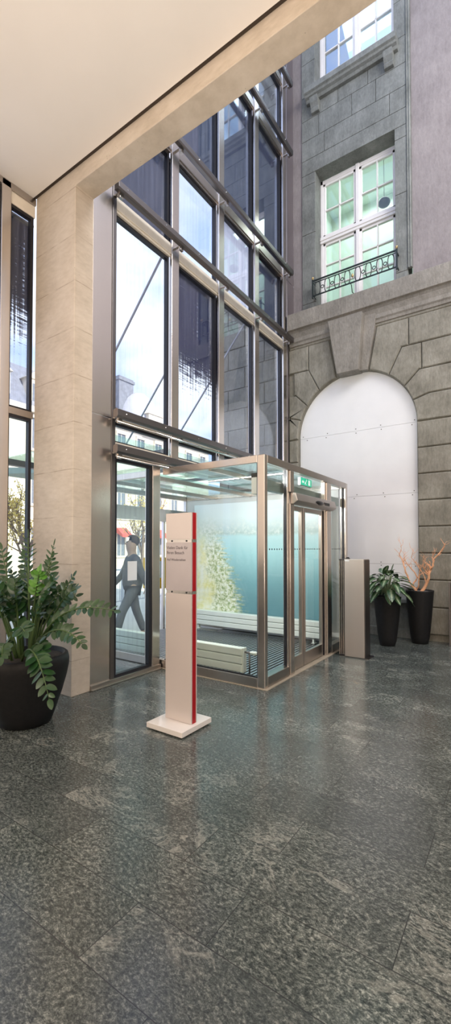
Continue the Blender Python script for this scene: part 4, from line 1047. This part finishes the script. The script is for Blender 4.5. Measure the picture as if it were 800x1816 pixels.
# ------------------------------------------------------------------ person outside
PX, PY = -5.62, 5.30
ps = empty('person', (PX, PY, .024), 'person in dark jacket and grey trousers walking in the outer lobby behind the door pane', 'person')
def skin(name, verts, edges, mat, root=0, sub=2):
    me = bpy.data.meshes.new(name); me.from_pydata([v[:3] for v in verts], edges, [])
    o = bpy.data.objects.new(name, me); COL.objects.link(o); o.parent = ps
    sk = o.modifiers.new('skin', 'SKIN'); sb_ = o.modifiers.new('sub', 'SUBSURF'); sb_.levels = sub; sb_.render_levels = sub
    for i, v in enumerate(verts):
        d = me.skin_vertices[0].data[i]; d.radius = (v[3], v[4] if len(v) > 4 else v[3]); d.use_root = (i == root)
    me.materials.append(mat); o.modifiers['skin'].use_smooth_shade = True
    return o
# faces -y (toward the entrance side), y forward negative
bv = [(0, 0, .95, .115, .14), (0, .0, 1.15, .105, .13), (0, 0, 1.36, .11, .16), (0, -.01, 1.47, .070), (0, -.025, 1.53, .095, .085), (0, -.03, 1.62, .125, .105), (0, -.02, 1.72, .10, .09)]
be = [(i, i + 1) for i in range(6)]
def limb(sgn, swing, step):
    n = len(bv)
    bv.extend([(sgn * .19, 0, 1.40, .055), (sgn * .23, swing * .12, 1.12, .042), (sgn * .23, swing * .28 - .06, .90, .030), (sgn * .225, swing * .30 - .09, .83, .030, .016)])
    be.extend([(2, n), (n, n + 1), (n + 1, n + 2), (n + 2, n + 3)])
    for k in range(4):
        m_ = len(bv); x = sgn * .225 + (k - 1.5) * .017
        bv.extend([(x, swing * .30 - .10, .775, .009), (x, swing * .30 - .085, .735 + .008 * abs(k - 1), .008)]); be.extend([(n + 3, m_), (m_, m_ + 1)])
    m_ = len(bv); bv.extend([(sgn * .195, swing * .30 - .12, .815, .009), (sgn * .19, swing * .30 - .125, .785, .008)]); be.extend([(n + 2, m_), (m_, m_ + 1)])
    h = len(bv)
    bv.extend([(sgn * .09, step * .02, .88, .09), (sgn * .10, step * .18 - .04, .50, .062), (sgn * .10, step * .34, .10, .042), (sgn * .10, step * .34 - .14, .045, .035)])
    be.extend([(0, h), (h, h + 1), (h + 1, h + 2), (h + 2, h + 3)])
limb(1, .9, -.9); limb(-1, -.9, .7)
skin('body', bv, be, MAT['skin'])
jv = [(0, 0, .76, .18, .21), (0, 0, 1.10, .155, .19), (0, 0, 1.38, .14, .19), (0, -.01, 1.50, .085)]
je = [(0, 1), (1, 2), (2, 3)]
for sgn, sw in ((1, .9), (-1, -.9)):
    n = len(jv); jv.extend([(sgn * .20, 0, 1.40, .075), (sgn * .235, sw * .12, 1.12, .062), (sgn * .235, sw * .27 - .05, .92, .050)]); je.extend([(2, n), (n, n + 1), (n + 1, n + 2)])
skin('jacket', jv, je, MAT['jacket'])
tv = [(0, 0, .96, .14, .16)]; te = []
for sgn, s in ((1, -.9), (-1, .7)):
    n = len(tv); tv.extend([(sgn * .09, s * .02, .84, .105), (sgn * .10, s * .18 - .04, .50, .08), (sgn * .10, s * .34, .10, .066)]); te.extend([(0, n), (n, n + 1), (n + 1, n + 2)])
skin('trousers', tv, te, MAT['trousers'])
bm = bmesh.new(); ball(bm, (0, .0, 1.70), .118, (.88, 1.02, .92), 16)
bmesh.ops.delete(bm, geom=[v for v in bm.verts if v.co.y < -.05 and v.co.z < 1.735], context='VERTS')
o = obj('hair', bm, MAT['hair'], None, smooth=True); o.parent = ps
bm = bmesh.new(); ball(bm, (0, -.118, 1.65), .016, (.8, 1.1, 1.3), 8); o = obj('nose', bm, MAT['skin'], None, smooth=True); o.parent = ps
bm = bmesh.new(); ball(bm, (.032, -.100, 1.68), .010, n=8); ball(bm, (-.032, -.100, 1.68), .010, n=8); o = obj('eyes', bm, MAT['shoe'], None); o.parent = ps
for sgn, s in ((1, -.9), (-1, .7)):
    bm = bmesh.new(); ball(bm, (sgn * .10, s * .34 - .07, .045), .06, (.75, 2.0, .75), 14); o = obj('shoe', bm, MAT['shoe'], None, smooth=True); o.parent = ps
ps.rotation_euler = (0, 0, -.5)

# ------------------------------------------------------------------ light
W = bpy.data.worlds.new('sky'); SC.world = W; W.use_nodes = True
nt = W.node_tree; nt.nodes.clear()
o = nt.nodes.new('ShaderNodeOutputWorld'); bg = nt.nodes.new('ShaderNodeBackground'); bg.inputs[1].default_value = 1.6
tc = nt.nodes.new('ShaderNodeTexCoord'); mp = nt.nodes.new('ShaderNodeMapping'); mp.inputs['Scale'].default_value = (1, 1, 2.2)
ns = nt.nodes.new('ShaderNodeTexNoise'); ns.inputs['Scale'].default_value = 2.6; ns.inputs['Detail'].default_value = 7; ns.inputs['Roughness'].default_value = .55
rp = nt.nodes.new('ShaderNodeValToRGB'); rp.color_ramp.elements[0].position = .42; rp.color_ramp.elements[0].color = (.46, .60, 1.0, 1); rp.color_ramp.elements[1].position = .60; rp.color_ramp.elements[1].color = (.92, .95, 1.0, 1)
nt.links.new(tc.outputs['Generated'], mp.inputs[0]); nt.links.new(mp.outputs[0], ns.inputs['Vector']); nt.links.new(ns.outputs[0], rp.inputs[0]); nt.links.new(rp.outputs[0], bg.inputs[0]); nt.links.new(bg.outputs[0], o.inputs[0])

def area(name, loc, rot, sx_, sy_, power, col):
    l = bpy.data.lights.new(name, 'AREA'); l.shape = 'RECTANGLE'; l.size = sx_; l.size_y = sy_; l.energy = power; l.color = col
    ob = bpy.data.objects.new(name, l); COL.objects.link(ob); ob.location = loc; ob.rotation_euler = rot
    return ob
area('hall_fill', (-1.5, -4.6, 5.74), (0, 0, 0), 4, 3, 190, (1, .86, .72))  # unseen light added below the ceiling to brighten the hall
area('hall_fill', (3.2, -4.6, 5.74), (0, 0, 0), 4, 3, 190, (1, .86, .72))  # second added light for the hall
area('ceiling_fill', (0.6, -1.2, 1.0), (PI, 0, 0), 6.0, 4.5, 450, (1, .84, .70))  # unseen light added, aimed upward to brighten the ceiling
area('stone_wall_fill', (3.6, 3.9, 10.5), Vector((-6.0, 4.3, -5.5)).to_track_quat('-Z', 'Y').to_euler(), 4, 3, 560, (1, .96, .90))  # unseen light added to brighten the stone wall
area('bay_light', (-2.7, 9.6, 9.8), (0, 0, 0), 1.6, 1.0, 34, (.94, 1, .96))
area('bay_light', (-2.7, 9.5, 13.5), (0, 0, 0), 1.6, 1.0, 75, (.96, .98, 1))  # added to brighten the upper room in place of reflected sky
area('lobby_fill', (-3.4, 4.45, 2.52), Vector((0, 2.0, -1.35)).to_track_quat('-Z', 'Y').to_euler(), 1.6, .12, 62, (1, .97, .94))  # unseen light added to brighten the mural and mat
sl = bpy.data.lights.new('sun', 'SUN'); sl.energy = 7; sl.angle = .01; sl.color = (1, .93, .80)
so = bpy.data.objects.new('sun', sl); COL.objects.link(so); so.rotation_euler = Vector((-.8, .1, -.59)).to_track_quat('-Z', 'Y').to_euler(); so.location = (20, 0, 30)

# ------------------------------------------------------------------ camera
cd = bpy.data.cameras.new('camera'); cam = bpy.data.objects.new('camera', cd); COL.objects.link(cam)
cam.location = CAMP; cam.rotation_euler = (PI / 2 + PIT, 0, YAW)
cd.sensor_fit = 'VERTICAL'; cd.sensor_height = 36; cd.lens = FL / 1816 * 36; cd.shift_y = (CYP - 908) / 1816; cd.clip_start = .05; cd.clip_end = 300
SC.camera = cam
SC.view_settings.view_transform = 'Standard'; SC.view_settings.look = 'None'; SC.view_settings.gamma = 1; SC.view_settings.use_curve_mapping = False
SC.view_settings.exposure = 0.1
SC.cycles.max_bounces = 14; SC.cycles.transparent_max_bounces = 32; SC.cycles.glossy_bounces = 6; SC.cycles.transmission_bounces = 8
SC.cycles.caustics_reflective = False; SC.cycles.use_denoising = True
